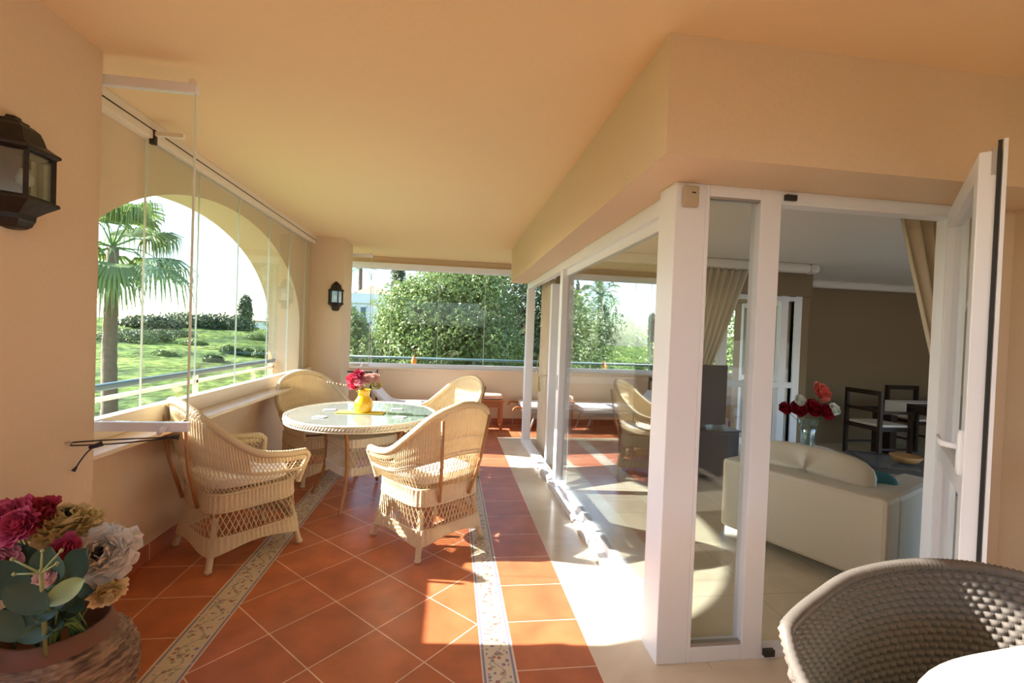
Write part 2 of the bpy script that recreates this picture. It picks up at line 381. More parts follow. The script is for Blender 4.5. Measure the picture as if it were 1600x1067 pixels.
# ------------------------------------------------------------------ living room shell
RC = 2.42
sbox('ceiling', M['room_ceil'], 1.16, 9.0, 2.0, 6.35, RC, RC+0.12)
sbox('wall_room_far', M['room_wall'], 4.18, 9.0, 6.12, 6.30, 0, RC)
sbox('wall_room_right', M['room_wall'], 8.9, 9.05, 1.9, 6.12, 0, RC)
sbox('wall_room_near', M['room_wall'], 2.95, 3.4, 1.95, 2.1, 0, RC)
sbox('wall_room_near', M['room_wall'], 3.4, 8.6, 1.95, 2.1, 1.5, RC)  # unseen opening below this piece, added to let daylight into the room
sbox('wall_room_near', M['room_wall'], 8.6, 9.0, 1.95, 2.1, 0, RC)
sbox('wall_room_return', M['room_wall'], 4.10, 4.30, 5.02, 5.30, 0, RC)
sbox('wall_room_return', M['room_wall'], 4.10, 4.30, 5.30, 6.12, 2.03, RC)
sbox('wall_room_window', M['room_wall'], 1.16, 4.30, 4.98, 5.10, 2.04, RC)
struct(MB().box(1.25, 4.18, 4.86, 4.98, RC-0.11, RC).build('trim_6', M['room_ceil'], bevel=0.04))
struct(MB().box(4.18, 4.30, 4.86, 6.02, RC-0.11, RC).build('trim_6', M['room_ceil'], bevel=0.04))
struct(MB().box(4.30, 8.9, 6.00, 6.12, RC-0.11, RC).build('trim_6', M['room_ceil'], bevel=0.04))

# ------------------------------------------------------------------ glazing
def pane(parent, x0, x1, y0, y1, z0, z1, mat, name='glass_pane'):
    return MB().box(x0, x1, y0, y1, z0, z1).build(name, mat, parent)
# window_1: frameless folding panes along the left arch
w = struct(empty('window_1', (-1.80, 4.1, 0.865)))
def rel(m, e): m.v = [(x-e.location.x, y-e.location.y, z-e.location.z) for x, y, z in m.v]; return m
rel(MB().box(-1.80, -1.74, 2.2, 6.05, 2.50, CZ).box(-1.83, -1.80, 2.2, 6.05, 2.51, CZ), w).build('top_track', M['rail'], w, bevel=0.004)
rel(MB().box(-1.815, -1.745, 2.2, 6.05, 0.838, 0.945), w).build('bottom_track', M['rail'], w, bevel=0.004)
rel(MB().box(-1.742, -1.738, 2.2, 6.05, 2.545, 2.552), w).build('track_slot', M['black'], w)
ys = [2.90, 3.46, 4.06, 4.70, 5.25, 5.80, 6.04]
for a, b in zip(ys, ys[1:]):
    rel(MB().box(-1.786, -1.776, a+0.003, b-0.003, 0.945, 2.50), w).build('glass_pane', M['glass'], w)
    rel(MB().box(-1.7865, -1.7755, a, a+0.003, 0.945, 2.50), w).build('pane_edge', M['edge'], w)
# window_2: the small opening beyond the far pillar
w = struct(empty('window_2', (-1.80, 6.9, 0.865)))
rel(MB().box(-1.82, -1.74, 6.55, 7.26, 2.50, CZ), w).build('top_track', M['rail'], w)
rel(MB().box(-1.82, -1.75, 6.55, 7.26, 0.838, 0.93), w).build('bottom_track', M['rail'], w)
# window_3: far wall panes
w = struct(empty('window_3', (1.8, 7.36, 0.865)))
rel(MB().box(-2.0, 5.6, 7.33, 7.42, 2.42, 2.50).box(-2.0, 5.6, 7.36, 7.40, 2.40, 2.42), w).build('top_track', M['white'], w, bevel=0.004)
rel(MB().box(-2.0, 5.6, 7.33, 7.41, 0.865, 0.93), w).build('bottom_track', M['white'], w, bevel=0.004)
xs = [-1.98, -1.24, -0.96, -0.22, 0.52, 1.26, 2.0, 2.74, 3.48, 4.22, 4.96, 5.58]
for a, b in zip(xs, xs[1:]):
    rel(MB().box(a+0.003, b-0.003, 7.365, 7.373, 0.93, 2.42), w).build('glass_pane', M['glass'], w)
    rel(MB().box(a-0.003, a+0.003, 7.363, 7.375, 0.93, 2.42), w).build('pane_edge', M['edge'], w)
# two glass panels swung open, parked at right angles to the opening
def parked(name, label, x0, x1, y, z0, z1):
    t = thing(name, label, 'window', ((x0+x1)/2, y, z0))
    m = rel(MB().box(x0, x1-0.012, y-0.004, y+0.004, z0+0.045, z1-0.045), t); m.build('glass_pane', M['glass'], t)
    rel(MB().box(x1-0.012, x1-0.005, y-0.005, y+0.005, z0+0.045, z1-0.045), t).build('pane_edge', M['edge'], t)
    rel(MB().box(x0, x1, y-0.014, y+0.014, z1-0.045, z1), t).build('top_rail', M['white'], t, bevel=0.004)
    rel(MB().box(x0, x1, y-0.014, y+0.014, z0, z0+0.042), t).build('bottom_rail', M['white'], t, bevel=0.004)
    rel(MB().box(x1-0.035, x1-0.01, y-0.012, y+0.012, z1, z1+0.018), t).build('guide_pin', M['rail'], t)
    k = MB().tube([(x1-0.09, y-0.014, z0+0.025), (x1-0.095, y-0.03, z0+0.015), (x1-0.11, y-0.035, z0-0.005)], [0.012, 0.011, 0.009], 8)
    rel(k, t).build('knob', M['white'], t, smooth=True)
    return t
parked('swing_window', 'clear frameless window with white rails swung open beside the near pillar and large lantern', -1.56, -1.165, 2.235, 0.955, 2.52)
parked('swing_window', 'narrow glass window swung open behind the far pillar that carries the small lantern', -1.62, -1.13, 6.60, 0.93, 2.50)
# pane joint latch of the left window (small bracket at top and bottom of the first pane)
t = thing('pane_latch', 'short cream arm sticking out from the ceiling track at the first pane joint', 'latch', (-1.78, 2.9, 2.53))
MB().box(0.04, 0.20, -0.012, 0.012, -0.012, 0.012).build('arm', M['rail'], t); MB().box(0.02, 0.05, -0.012, 0.012, -0.06, 0.02).build('hinge', M['lantern'], t)

# side glazing of the living room
def vbar(m, x0, x1, y0, y1, z0=0.0, z1=2.15): return m.box(x0, x1, y0, y1, z0, z1)
w = struct(empty('window_4', (1.03, 4.0, 0)))
fr = MB()
fr.box(0.955, 1.10, 1.90, 2.06, 0, 2.15)                       # corner post
fr.box(1.0, 1.07, 2.06, 6.10, 2.07, 2.15)                      # head
fr.box(0.985, 1.09, 2.06, 6.10, 0.0, 0.055)                    # sill rail
fr.box(0.995, 1.07, 4.10, 4.20, 0.055, 2.07)                   # middle stile
fr.box(0.99, 1.09, 5.98, 6.10, 0.055, 2.07)                    # end post
rel(fr, w).build('frame', M['white'], w, bevel=0.004)
sash = MB().box(1.035, 1.075, 2.06, 2.12, 0.055, 2.07).box(1.035, 1.075, 2.12, 4.10, 0.055, 0.12).box(1.035, 1.075, 2.12, 4.10, 2.01, 2.07)
rel(sash, w).build('sash', M['white'], w, bevel=0.003)
rel(MB().box(1.050, 1.060, 2.12, 4.10, 0.12, 2.01), w).build('glass_pane', M['dglass'], w)
# front narrow pane, door frame
w = struct(empty('window_5', (1.24, 1.93, 0)))
fr = MB().box(1.10, 1.117, 1.90, 1.97, 0, 2.15).box(1.117, 1.365, 1.90, 1.97, 2.10, 2.15).box(1.117, 1.365, 1.90, 1.97, 0, 0.07).box(1.365, 1.465, 1.90, 1.97, 0, 2.15)
rel(fr, w).build('frame', M['white'], w, bevel=0.003)
rel(MB().box(1.119, 1.363, 1.905, 1.93, 0.07, 0.085).box(1.119, 1.363, 1.905, 1.93, 2.09, 2.10), w).build('glazing_bead', M['metal'], w)
rel(MB().box(1.117, 1.365, 1.938, 1.946, 0.085, 2.10), w).build('glass_pane', M['fglass'], w)
w = struct(empty('trim_7', (1.93, 1.93, 0)))
fr = MB().box(1.465, 2.44, 1.90, 1.97, 2.09, 2.15).box(2.36, 2.44, 1.90, 1.97, 0, 2.09).box(1.465, 2.36, 1.90, 1.97, 0, 0.035)
rel(fr, w).build('door_frame', M['white'], w, bevel=0.003)
rel(MB().box(1.475, 1.53, 1.885, 1.90, 2.105, 2.13).box(1.47, 1.52, 1.88, 1.90, 0.02, 0.05), w).build('hinge_cap', M['black'], w)
# door_1: glazed leaf swung towards the camera
ang = math.atan2(1.29-1.90, 1.73-2.37)
d = struct(empty('door_1', (2.37, 1.89, 0.02), ang))
LW, LH = 0.885, 2.09
# local x runs from the hinge to the free edge; local +y faces right side of the photo
fr = MB().box(0, 0.075, -0.03, 0.03, 0, LH).box(LW-0.085, LW, -0.03, 0.03, 0, LH).box(0.075, LW-0.085, -0.03, 0.03, 0, 0.09).box(0.075, LW-0.085, -0.03, 0.03, LH-0.08, LH)
fr.box(0.075, LW-0.085, -0.03, 0.03, 0.93, 1.0)
fr.build('frame', M['white'], d, bevel=0.003)
MB().box(0.075, LW-0.085, -0.005, 0.005, 0.09, 0.93).box(0.075, LW-0.085, -0.005, 0.005, 1.0, LH-0.08).build('glass_pane', M['dglass'], d)
MB().box(LW, LW+0.014, 0.024, 0.034, 0.01, LH+0.03).box(0.0, LW, 0.03, 0.036, 0.0, 0.012).build('seal', M['white'], d)
MB().box(LW, LW+0.006, 0.012, 0.022, 0.0, LH+0.03).build('gasket', M['black'], d)
MB().box(LW-0.06, LW+0.002, 0.0, 0.012, LH-0.08, LH+0.004).build('lock_plate', M['metal'], d)

pl = MB().lathe([(0.013, -0.075), (0.018, -0.06), (0.018, 0.06), (0.013, 0.075)], 10)
hd = pl.build('handle', M['white'], d, smooth=True, loc=(LW-0.045, -0.034, 1.085)); hd.scale = (1, 0.6, 1)
hl = MB().tube([(0, 0, 0.02), (0, -0.055, 0.022), (-0.02, -0.075, 0.022), (-0.07, -0.08, 0.024), (-0.12, -0.08, 0.03)], [0.011, 0.011, 0.012, 0.011, 0.009], 10)
hl.build('lever', M['white'], hd, smooth=True)
# window_6: room windows towards the far terrace
w = struct(empty('window_6', (2.6, 5.04, 0)))
fr = MB()
for x in (1.10, 2.28, 3.14, 3.92, 4.10): fr.box(x, x+0.09, 5.0, 5.08, 0.0, 2.04)
for za, zb_ in ((1.98, 2.035), (0.002, 0.09), (0.93, 1.0)): fr.box(1.105, 4.185, 5.004, 5.076, za, zb_)
rel(fr, w).build('frame', M['white'], w, bevel=0.003)
for a, b in ((1.19, 2.28), (2.37, 3.14), (3.23, 3.92), (4.01, 4.10)):
    rel(MB().box(a, b, 5.035, 5.043, 0.09, 0.93).box(a, b, 5.035, 5.043, 1.0, 1.98), w).build('glass_pane', M['fglass'], w)
w = struct(empty('window_7', (4.20, 5.7, 0)))
fr = MB().box(4.16, 4.24, 5.30, 5.36, 0, 2.03).box(4.16, 4.24, 5.68, 5.74, 0, 2.03).box(4.16, 4.24, 6.06, 6.12, 0, 2.03).box(4.164, 4.236, 5.31, 6.11, 0.002, 0.1).box(4.164, 4.236, 5.31, 6.11, 1.96, 2.028).box(4.164, 4.236, 5.31, 6.11, 0.93, 1.0)
rel(fr, w).build('frame', M['white'], w, bevel=0.003)
for a, b in ((5.36, 5.68), (5.74, 6.06)):
    rel(MB().box(4.196, 4.204, a, b, 0.1, 0.93).box(4.196, 4.204, a, b, 1.0, 1.96), w).build('glass_pane', M['fglass'], w)

# ------------------------------------------------------------------ railings outside
r = struct(empty('railing_left', (-2.08, 4.0, 0)))
rel(MB().box(-2.11, -2.06, 2.42, 5.72, 1.02, 1.06), r).build('top_rail', M['railpaint'], r, bevel=0.01)
rel(MB().box(-2.10, -2.07, 2.42, 5.72, 0.955, 0.98), r).build('lower_rail', M['rail'], r)
for y in (2.45, 4.07, 5.69): rel(MB().box(-2.10, -2.07, y-0.015, y+0.015, 0.0, 1.02), r).build('post', M['rail'], r)
r = struct(empty('railing_far', (1.8, 7.9, 0)))
rel(MB().tube([(-3.0, 7.92, 0.985), (7.0, 7.92, 0.985)], 0.024, 10), r).build('top_rail', M['railpaint'], r, smooth=True)
for x in (-1.55, 0.4, 2.4, 4.4): rel(MB().box(x-0.02, x+0.02, 7.90, 7.94, -0.3, 0.97), r).build('post', M['railpaint'], r)
rel(MB().tube([(-3.0, 7.92, 0.86), (7.0, 7.92, 0.86)], 0.008, 6), r).build('lower_rail', M['railpaint'], r)
sbox('floor', M['wall'], -2.9, 9.5, 7.62, 8.1, -0.35, -0.1)

# ------------------------------------------------------------------ wicker armchair
def sring(a, hw, e=5.0, hd=None):
    hd = hd or hw; c, s = math.cos(a), math.sin(a)
    r = (abs(c/hw)**e+abs(s/hd)**e)**(-1/e); return r*c, r*s
def skirt_w(z):         # half width of the seat box at height z
    t = max(0, min(1, (0.40-z)/0.30)); return 0.262+0.032*t**1.4
def lattice(m, S, u0, u1, t0, t1, nu, lean, r=0.0032, steps=5, closed=False):
    """diamond lattice of thin canes on the surface S(u, t)"""
    for k in range(nu+(0 if closed else 1)):
        u = u0+(u1-u0)*k/nu
        for sgn in (1, -1):
            pts = []
            for j in range(steps+1):
                t = t0+(t1-t0)*j/steps; uu = u+sgn*lean*(j/steps)*(u1-u0)/nu
                if not closed:
                    if uu < u0 or uu > u1: break
                pts.append(S(uu, t))
            if len(pts) > 1: m.tube(pts, r, 3, cap=False)
def ribs(m, S, u0, u1, t0, t1, nu, nt, depth=0.006, closed=False):
    """solid woven shell with vertical ribs: outer and inner skins"""
    n = nu*2
    V = []; F = []
    cnt = n if closed else n+1
    for side in (1, -1):
        base = len(V)
        for i in range(cnt):
            u = u0+(u1-u0)*i/n
            for j in range(nt+1):
                t = t0+(t1-t0)*j/nt
                p = S(u, t); e = 1e-3
                du = S(u+e, t)-S(u-e, t); dt = S(u, min(1, t+e))-S(u, max(0, t-e)); nn = du.cross(dt)
                nn = nn.normalized() if nn.length > 1e-12 else Vector((0, 0, 1))
                wob = 0.0015*math.sin(j*2.6+i*PI)
                V.append(p+nn*side*(0.003+(depth if i % 2 else 0)+wob))
        for i in range(n):
            i2 = (i+1) % cnt
            for j in range(nt):
                q = (base+i*(nt+1)+j, base+i2*(nt+1)+j, base+i2*(nt+1)+j+1, base+i*(nt+1)+j+1)
                F.append(q if side == 1 else q[::-1])
    m.add(V, F)
def wrap(m, pts, r, pitch=0.011, dr=0.0028, n=8):
    """a rail wound with cane: a tube whose radius pulses along its length"""
    P = [Vector(p) for p in pts]; L = [0]
    for a, b in zip(P, P[1:]): L.append(L[-1]+(b-a).length)
    k = max(4, int(L[-1]/pitch*2)); out = []; R = []
    for i in range(k+1):
        d_ = L[-1]*i/k
        for q in range(len(L)-1):
            if d_ <= L[q+1]+1e-9: break
        s_ = (d_-L[q])/max(1e-9, L[q+1]-L[q]); out.append(P[q].lerp(P[q+1], s_)); R.append(r+(dr if i % 2 else -dr*0.3))
    m.tube(out, R, n)
bot_half = [(-0.262, 0.25, 0.44), (-0.268, 0.08, 0.44), (-0.258, -0.12, 0.44), (-0.165, -0.245, 0.44)]
bottom = sampler(bot_half+[(0, -0.268, 0.44)]+[(-x, y, z) for x, y, z in bot_half[::-1]])
top_half = [(-0.320, 0.265, 0.630), (-0.345, 0.10, 0.645), (-0.352, -0.06, 0.685), (-0.318, -0.20, 0.79), (-0.215, -0.325, 0.925)]
topc = sampler(top_half+[(0, -0.375, 0.985)]+[(-x, y, z) for x, y, z in top_half[::-1]])
def SB(u, t):
    b_, t_ = bottom(u), topc(u); p = b_.lerp(t_, t)
    c = Vector((p.x, p.y+0.02, 0)); 
    if c.length > 1e-6: p += c.normalized()*0.018*math.sin(PI*t)
    return p
def SQ(u, z):
    w_ = skirt_w(z); x, y = sring(u*2*PI, w_); return Vector((x, y, z))
def make_armchair(name, label, group):
    t = thing(name, label, 'chair', group=group)
    m = MB(); ribs(m, lambda u, q: SQ(u, 0.335+q*0.10), 0, 1, 0, 1, 76, 2, closed=True)
    m.grid(lambda a, b: Vector((0.255*b*math.cos(a*2*PI)*1.0, 0.255*b*math.sin(a*2*PI), 0.425)), 24, 3, closed=True)
    seat = m.build('seat_frame', M['wicker'], t)
    m = MB()
    for z in (0.335, 0.350, 0.437): m.tube([SQ(i/48, z) for i in range(48)], 0.0085, 6, closed=True)
    m.build('braid', M['wicker'], seat, smooth=True)
    m = MB(); lattice(m, lambda u, q: SQ(u, 0.185+q*0.15), 0, 1, 0, 1, 64, 2.2, closed=True)
    m.build('lattice_skirt', M['wicker'], t)
    def low(u, q):
        a = (u*4) % 1; mid = abs(math.sin(PI*((u*4-0.5) % 1)))     # corners at 45 degrees
        z0 = 0.085+0.05*(mid**0.8 if mid > 0 else 0)
        return SQ(u, z0+(0.19-z0)*q)
    m = MB(); ribs(m, low, 0, 1, 0, 1, 72, 2, closed=True); 
    for q in (0.0, 1.0): m.tube([low(i/72, q) for i in range(72)], 0.007, 6, closed=True)
    m.build('lower_band', M['wicker'], t)
    # arm and back shell: lattice low, ribbed panel in the back, woven band under the rail
    m = MB(); lattice(m, SB, 0.0, 1.0, 0.0, 0.40, 64, 2.0, steps=5)
    lattice(m, SB, 0.0, 0.23, 0.40, 0.80, 15, 2.0, steps=4); lattice(m, SB, 0.77, 1.0, 0.40, 0.80, 15, 2.0, steps=4)
    m.build('arm_lattice', M['wicker'], t)
    m = MB(); ribs(m, SB, 0.20, 0.80, 0.40, 0.985, 58, 9, depth=0.0045)
    ribs(m, SB, 0.0, 0.21, 0.74, 0.985, 18, 2); ribs(m, SB, 0.79, 1.0, 0.74, 0.985, 18, 2)
    bk = m.build('backrest', M['wicker'], t)
    m = MB()
    for q in (0.385, 0.43): m.tube([SB(i/60, q) for i in range(61)], 0.0075, 6)
    m.tube([SB(0.19+0.62*i/40, 0.62) for i in range(41)], 0.004, 5)
    m.build('braid', M['wicker'], bk, smooth=True)
    m = MB(); wrap(m, [topc(i/60) for i in range(61)], 0.0205, pitch=0.019, dr=0.0042)
    for s in (-1, 1):
        wrap(m, [(s*0.320, 0.262, 0.632), (s*0.310, 0.292, 0.60), (s*0.283, 0.275, 0.52), (s*0.262, 0.252, 0.42)], 0.017)
    m.build('rim_rail', M['wicker'], t, smooth=True)
    for sx in (-1, 1):
        for sy in (-1, 1):
            g = MB(); c = 0.238
            wrap(g, [(sx*(c-0.02), sy*(c-0.02), 0.30), (sx*(c+0.012), sy*(c+0.012), 0.10), (sx*(c+0.03), sy*(c+0.03), 0.012)], 0.0185, pitch=0.009, dr=0.0016)
            lg = g.build('leg', M['wicker'], t, smooth=True)
            MB().lathe([(0.014, -0.012), (0.021, -0.005), (0.021, 0.006), (0.016, 0.014)], 12, (sx*(c+0.031), sy*(c+0.031), 0.013)).build('foot', M['wicker'], lg, smooth=True)
    for s in (-1, 1):
        MB().tube([(s*0.125, -0.283, 0.355), (s*0.165, -0.345, 0.60), (s*0.20, -0.385, 0.90)], 0.0115, 8).build('back_post', M['bamboo'], t, smooth=True)
    m = MB()
    def cush(a, b):
        x, y = sring(a*2*PI, 0.242, 4.0); h_ = math.sin(PI*b); rr = 1-0.0*b
        k = 1.0 if 0.25 < b < 0.75 else (abs(math.sin(PI*b*2))**0.35 if b > 0 and b < 1 else 0.0)
        return Vector((x*k, y*k, 0.445+0.075*b+(0.018*math.sin(PI*b) if b > .5 else 0)))
    m.grid(cush, 48, 12, closed=True)
    m.build('seat_cushion', M['cushion'], t, smooth=True)
    return t
ARMG = 'wicker armchairs around the round table'
TX, TY = -0.73, 4.04
a1 = make_armchair('wicker_armchair', 'wicker armchair at the left by the low wall, nearest to the swung open window', ARMG)
for i, (x, y, a, lab) in enumerate([
    (-1.345, 3.19, 45, None),
    (-0.12, 3.25, 129, 'wicker armchair right of the table with its back to the camera, standing on the border'),
    (-0.06, 4.66, 217, 'wicker armchair on the far right side of the table, in front of the bench'),
    (-1.26, 4.66, 312, 'wicker armchair in the shaded corner beside the far pillar, half hidden behind the round table')]):
    o = a1 if i == 0 else copy_tree(a1)
    if lab: o['label'] = lab
    o.location = (x, y, 0); o.rotation_euler = (0, 0, math.radians(a-90))

# ------------------------------------------------------------------ round table
tb = thing('round_table', 'round wicker table with a frosted glass top and pale woven rim between four armchairs', 'table', (TX, TY, 0))
MB().lathe([(0.585, 0.712), (0.592, 0.720), (0.592, 0.728), (0.585, 0.732)], 64).build('glass_top', M['sky_glass'], tb)
m = MB()
m.lathe([(0.590, 0.695), (0.604, 0.690), (0.612, 0.70), (0.612, 0.722), (0.604, 0.733), (0.592, 0.734)], 72, cap=False)
for k in range(150):
    a = 2*PI*k/150; b = a+0.05
    m.tube([(0.613*math.cos(a), 0.613*math.sin(a), 0.688), (0.618*math.cos((a+b)/2), 0.618*math.sin((a+b)/2), 0.708), (0.611*math.cos(b), 0.611*math.sin(b), 0.730)], 0.0055, 4)
for z in (0.687, 0.732): m.tube([(0.612*math.cos(2*PI*i/72), 0.612*math.sin(2*PI*i/72), z) for i in range(72)], 0.008, 6, closed=True)
m.build('woven_rim', M['wicker_pale'], tb, smooth=True)
m = MB().lathe([(0.30, 0.68), (0.585, 0.688), (0.60, 0.700), (0.585, 0.710), (0.30, 0.710)], 48)
m.build('apron', M['wicker_pale'], tb, smooth=True)
ta = math.radians(-100)
for k in range(4):
    a = ta+k*PI/2; c, s = math.cos(a), math.sin(a)
    MB().tube(catmull([(0.40*c, 0.40*s, 0.70), (0.33*c, 0.33*s, 0.56), (0.31*c, 0.31*s, 0.36), (0.34*c, 0.34*s, 0.20), (0.405*c, 0.405*s, 0.06), (0.425*c, 0.425*s, 0.012)], 4), 0.0145, 8).build('leg', M['bamboo'], tb, smooth=True)
def TQ(u, z):
    x, y = sring(u*2*PI, 0.235+0.01*(0.56-z)/0.3, 5); c, s = math.cos(ta+PI/4), math.sin(ta+PI/4)
    return Vector((x*c-y*s, x*s+y*c, z))
m = MB(); ribs(m, lambda u, q: TQ(u, 0.50+q*0.055), 0, 1, 0, 1, 60, 2, closed=True); lattice(m, lambda u, q: TQ(u, 0.33+q*0.17), 0, 1, 0, 1, 56, 2.2, closed=True)
ribs(m, lambda u, q: TQ(u, 0.275+q*0.055), 0, 1, 0, 1, 60, 2, closed=True)
for z in (0.275, 0.33, 0.50, 0.556): m.tube([TQ(i/48, z) for i in range(48)], 0.007, 6, closed=True)
m.build('woven_shelf_box', M['wicker_pale'], tb)
m = MB(); c0 = [TQ(i/32, 0.545) for i in range(32)]
m.add(c0+[Vector((p.x, p.y, 0.53)) for p in c0], [tuple(range(32)), tuple(range(63, 31, -1))]+[(i, (i+1) % 32, 32+(i+1) % 32, 32+i) for i in range(32)])
m.build('shelf', M['wicker_pale'], tb)

# things on the table
def onto(e): return e
m = MB().box(-0.20, 0.20, -0.065, 0.065, 0, 0.006)
pm = m.build('table_runner', M['yellow_cloth'], None, loc=(-0.745, 4.02, 0.7345)); pm.rotation_euler = (0, 0, math.radians(-6))
tag(pm, 'small yellow cloth lying on the glass table under the yellow vase', 'table mat')
va = thing('flower_vase', 'bright yellow ceramic vase with a ruffled mouth on the round glass table', 'vase', (-0.725, 4.02, 0.7405))
pr = [(0.045, 0.0), (0.062, 0.004), (0.076, 0.035), (0.080, 0.07), (0.070, 0.105), (0.052, 0.13), (0.046, 0.145), (0.052, 0.175), (0.060, 0.195), (0.056, 0.195), (0.047, 0.17), (0.040, 0.145), (0.04, 0.10)]
m = MB().lathe(pr, 40, cap=True)
m.v = [(x*(1+0.05*max(0, (z-0.15)/0.045)*math.sin(8*math.atan2(y, x))), y*(1+0.05*max(0, (z-0.15)/0.045)*math.sin(8*math.atan2(y, x))), z) for x, y, z in m.v]
m.build('body', M['yellow'], va, smooth=True)
for k, (x, y, a, lab) in enumerate([(-1.03, 4.13, 10, 'left far'), (-1.02, 3.80, -15, 'left near'), (-0.47, 4.22, 5, 'right far'), (-0.40, 3.84, -20, 'right near')]):
    o = MB().box(-0.05, 0.05, -0.035, 0.035, 0, 0.005).build('coaster', M['towel'], None, bevel=0.002, loc=(x, y, 0.7345))
    o.rotation_euler = (0, 0, math.radians(a)); tag(o, 'small white pad on the %s part of the glass table top' % lab, 'coaster', 'white pads on the glass table')

# ------------------------------------------------------------------ flowers
def petal_ball(m, c, R, n, axis, rs, open_=0.75, ruff=0.25):
    """a double flower: rings of cupped petals round an axis"""
    ax = Vector(axis).normalized(); ex = ax.orthogonal().normalized(); ey = ax.cross(ex)
    for i in range(n):
        q = (i+0.5)/n; ph = i*2.39996+rs.uniform(-.2, .2); th = open_*PI*0.5*math.sqrt(q)*1.15
        dirv = ax*math.cos(th)+(ex*math.cos(ph)+ey*math.sin(ph))*math.sin(th)
        L_ = R*(0.55+0.45*q)*rs.uniform(.9, 1.1); side = dirv.cross(ax)
        if side.length < 1e-4: side = ex.copy()
        side.normalize(); nrm = side.cross(dirv)
        w_ = R*(0.42 if n < 50 else 0.26)*rs.uniform(.8, 1.2)
        V = []
        for j in range(4):
            s_ = j/3
            base = Vector(c)+dirv*L_*s_+nrm*R*(-0.22*math.sin(PI*s_*.5)+0.14*s_*s_)
            ww = w_*(0.25+1.0*math.sin(PI*min(1, s_*0.8+0.08)))
            for k in (-1, 0, 1): V.append(base+side*ww*k+nrm*(R*0.10*abs(k)+rs.uniform(-ruff, ruff)*R*0.5*s_))
        m.add(V, [(a*3+b, a*3+b+1, a*3+b+4, a*3+b+3) for a in range(3) for b in range(2)])
def flower(name, label, group, c, R, mat, axis, foot, n=34, centre=False, cat='flower', open_=0.8, seed=1):
    rs = random.Random(seed); t = thing(name, label, cat, foot, group=group); f = Vector(foot)
    c = Vector(c)-f; m = MB(); petal_ball(m, c, R, n, axis, rs, open_)
    m.build('blossom', mat, t, smooth=True)
    ax = Vector(axis).normalized(); b = c-ax*R*0.1
    MB().tube(catmull([(0, 0, 0), Vector((b.x*0.3, b.y*0.3, b.z*0.6)), b], 4), 0.0028, 5).build('stem', M['green'], t, smooth=True)
    if centre:
        q = MB(); cc = c+ax*R*0.30
        for i in range(26):
            v = Vector((rs.gauss(0, 1), rs.gauss(0, 1), rs.gauss(0, 1))).normalized()*R*0.20
            q.tube([cc, cc+v+ax*R*0.08], [R*0.05, R*0.035], 4)
        q.lathe([(R*0.02, -R*0.1), (R*0.13, 0), (R*0.09, R*0.09), (0.001, R*0.12)], 8, c=tuple(cc))
        q.build('centre', M['centre'], t)
    return t
VB = Vector((-0.725, 4.02, 0.86))
for i, (dx, dz, R, mt, lab) in enumerate([(-0.095, 0.165, 0.048, 'hotpink', 'deep pink blossom at the upper left of the bouquet in the yellow vase'),
        (-0.045, 0.205, 0.045, 'magenta', 'crimson blossom at the top of the bouquet in the yellow vase'),
        (-0.085, 0.105, 0.045, 'hotpink', 'bright pink blossom lowest at the left of the bouquet in the yellow vase'),
        (-0.035, 0.150, 0.050, 'pink', 'pink and white blossom in the middle of the bouquet in the yellow vase'),
        (0.03, 0.160, 0.048, 'palepink', 'pale pink blossom just right of the middle of the bouquet in the yellow vase'),
        (0.085, 0.175, 0.045, 'palepink', 'pale pink blossom highest at the right of the bouquet in the yellow vase'),
        (0.105, 0.115, 0.045, 'ivory', 'cream blossom drooping at the right of the bouquet in the yellow vase'),
        (-0.03, 0.085, 0.038, 'ivory', 'small cream blossom over the mouth of the yellow vase')]):
    flower('carnation', lab, 'flowers in the yellow vase', VB+Vector((dx, rnd.uniform(-.04, .02), dz)), R*1.2, M[mt], (dx*2, -0.6, 0.5), tuple(VB+Vector((dx*0.15, 0, -0.05))), n=26, seed=i+3)
sp = MB(); pts = [(-0.02, 0, -0.05), (-0.06, 0, 0.06), (-0.15, 0, 0.10), (-0.30, 0, 0.125)]
spt = thing('flower_spray', 'thin spray of small pale buds reaching left from the yellow vase', 'flower', tuple(VB), group=None)
MB().tube(catmull(pts, 4), 0.002, 4).build('stem', M['green'], spt)
for q in catmull(pts[2:], 6): sp.lathe([(0.001, -0.009), (0.008, 0), (0.001, 0.009)], 6, c=(q.x, q.y, q.z+0.006))
sp.build('buds', M['palepink'], spt)

# big wicker pot with artificial flowers, lower left
PX, PY = -1.29, 1.71
pot = thing('wicker_pot', 'large brown woven plant pot with a smooth clay rim by the near pillar', 'plant pot', (PX, PY, 0))
prof = [(0.13, 0.0), (0.165, 0.03), (0.208, 0.12), (0.225, 0.21), (0.220, 0.28), (0.195, 0.34), (0.158, 0.372)]
def potr(z):
    for (r0, z0), (r1, z1) in zip(prof, prof[1:]):
        if z <= z1: return r0+(r1-r0)*(z-z0)/(z1-z0)
    return prof[-1][0]
def potweave(a, b):
    ang_ = a*2*PI; z = 0.005+b*0.365; row = int(b*26); col = a*64+(0.5 if (row//1) % 2 else 0)
    over = (int(col) % 2 == row % 2)
    bump = 0.006*math.sin(PI*(col % 1))*(1 if over else -0.3)*abs(math.sin(PI*b*26))**0.5
    r_ = potr(z)+bump; return Vector((r_*math.cos(ang_), r_*math.sin(ang_), z))
m = MB().grid(potweave, 384, 104, closed=True); m.lathe([(0.158, 0.0), (0.16, 0.006)], 48)
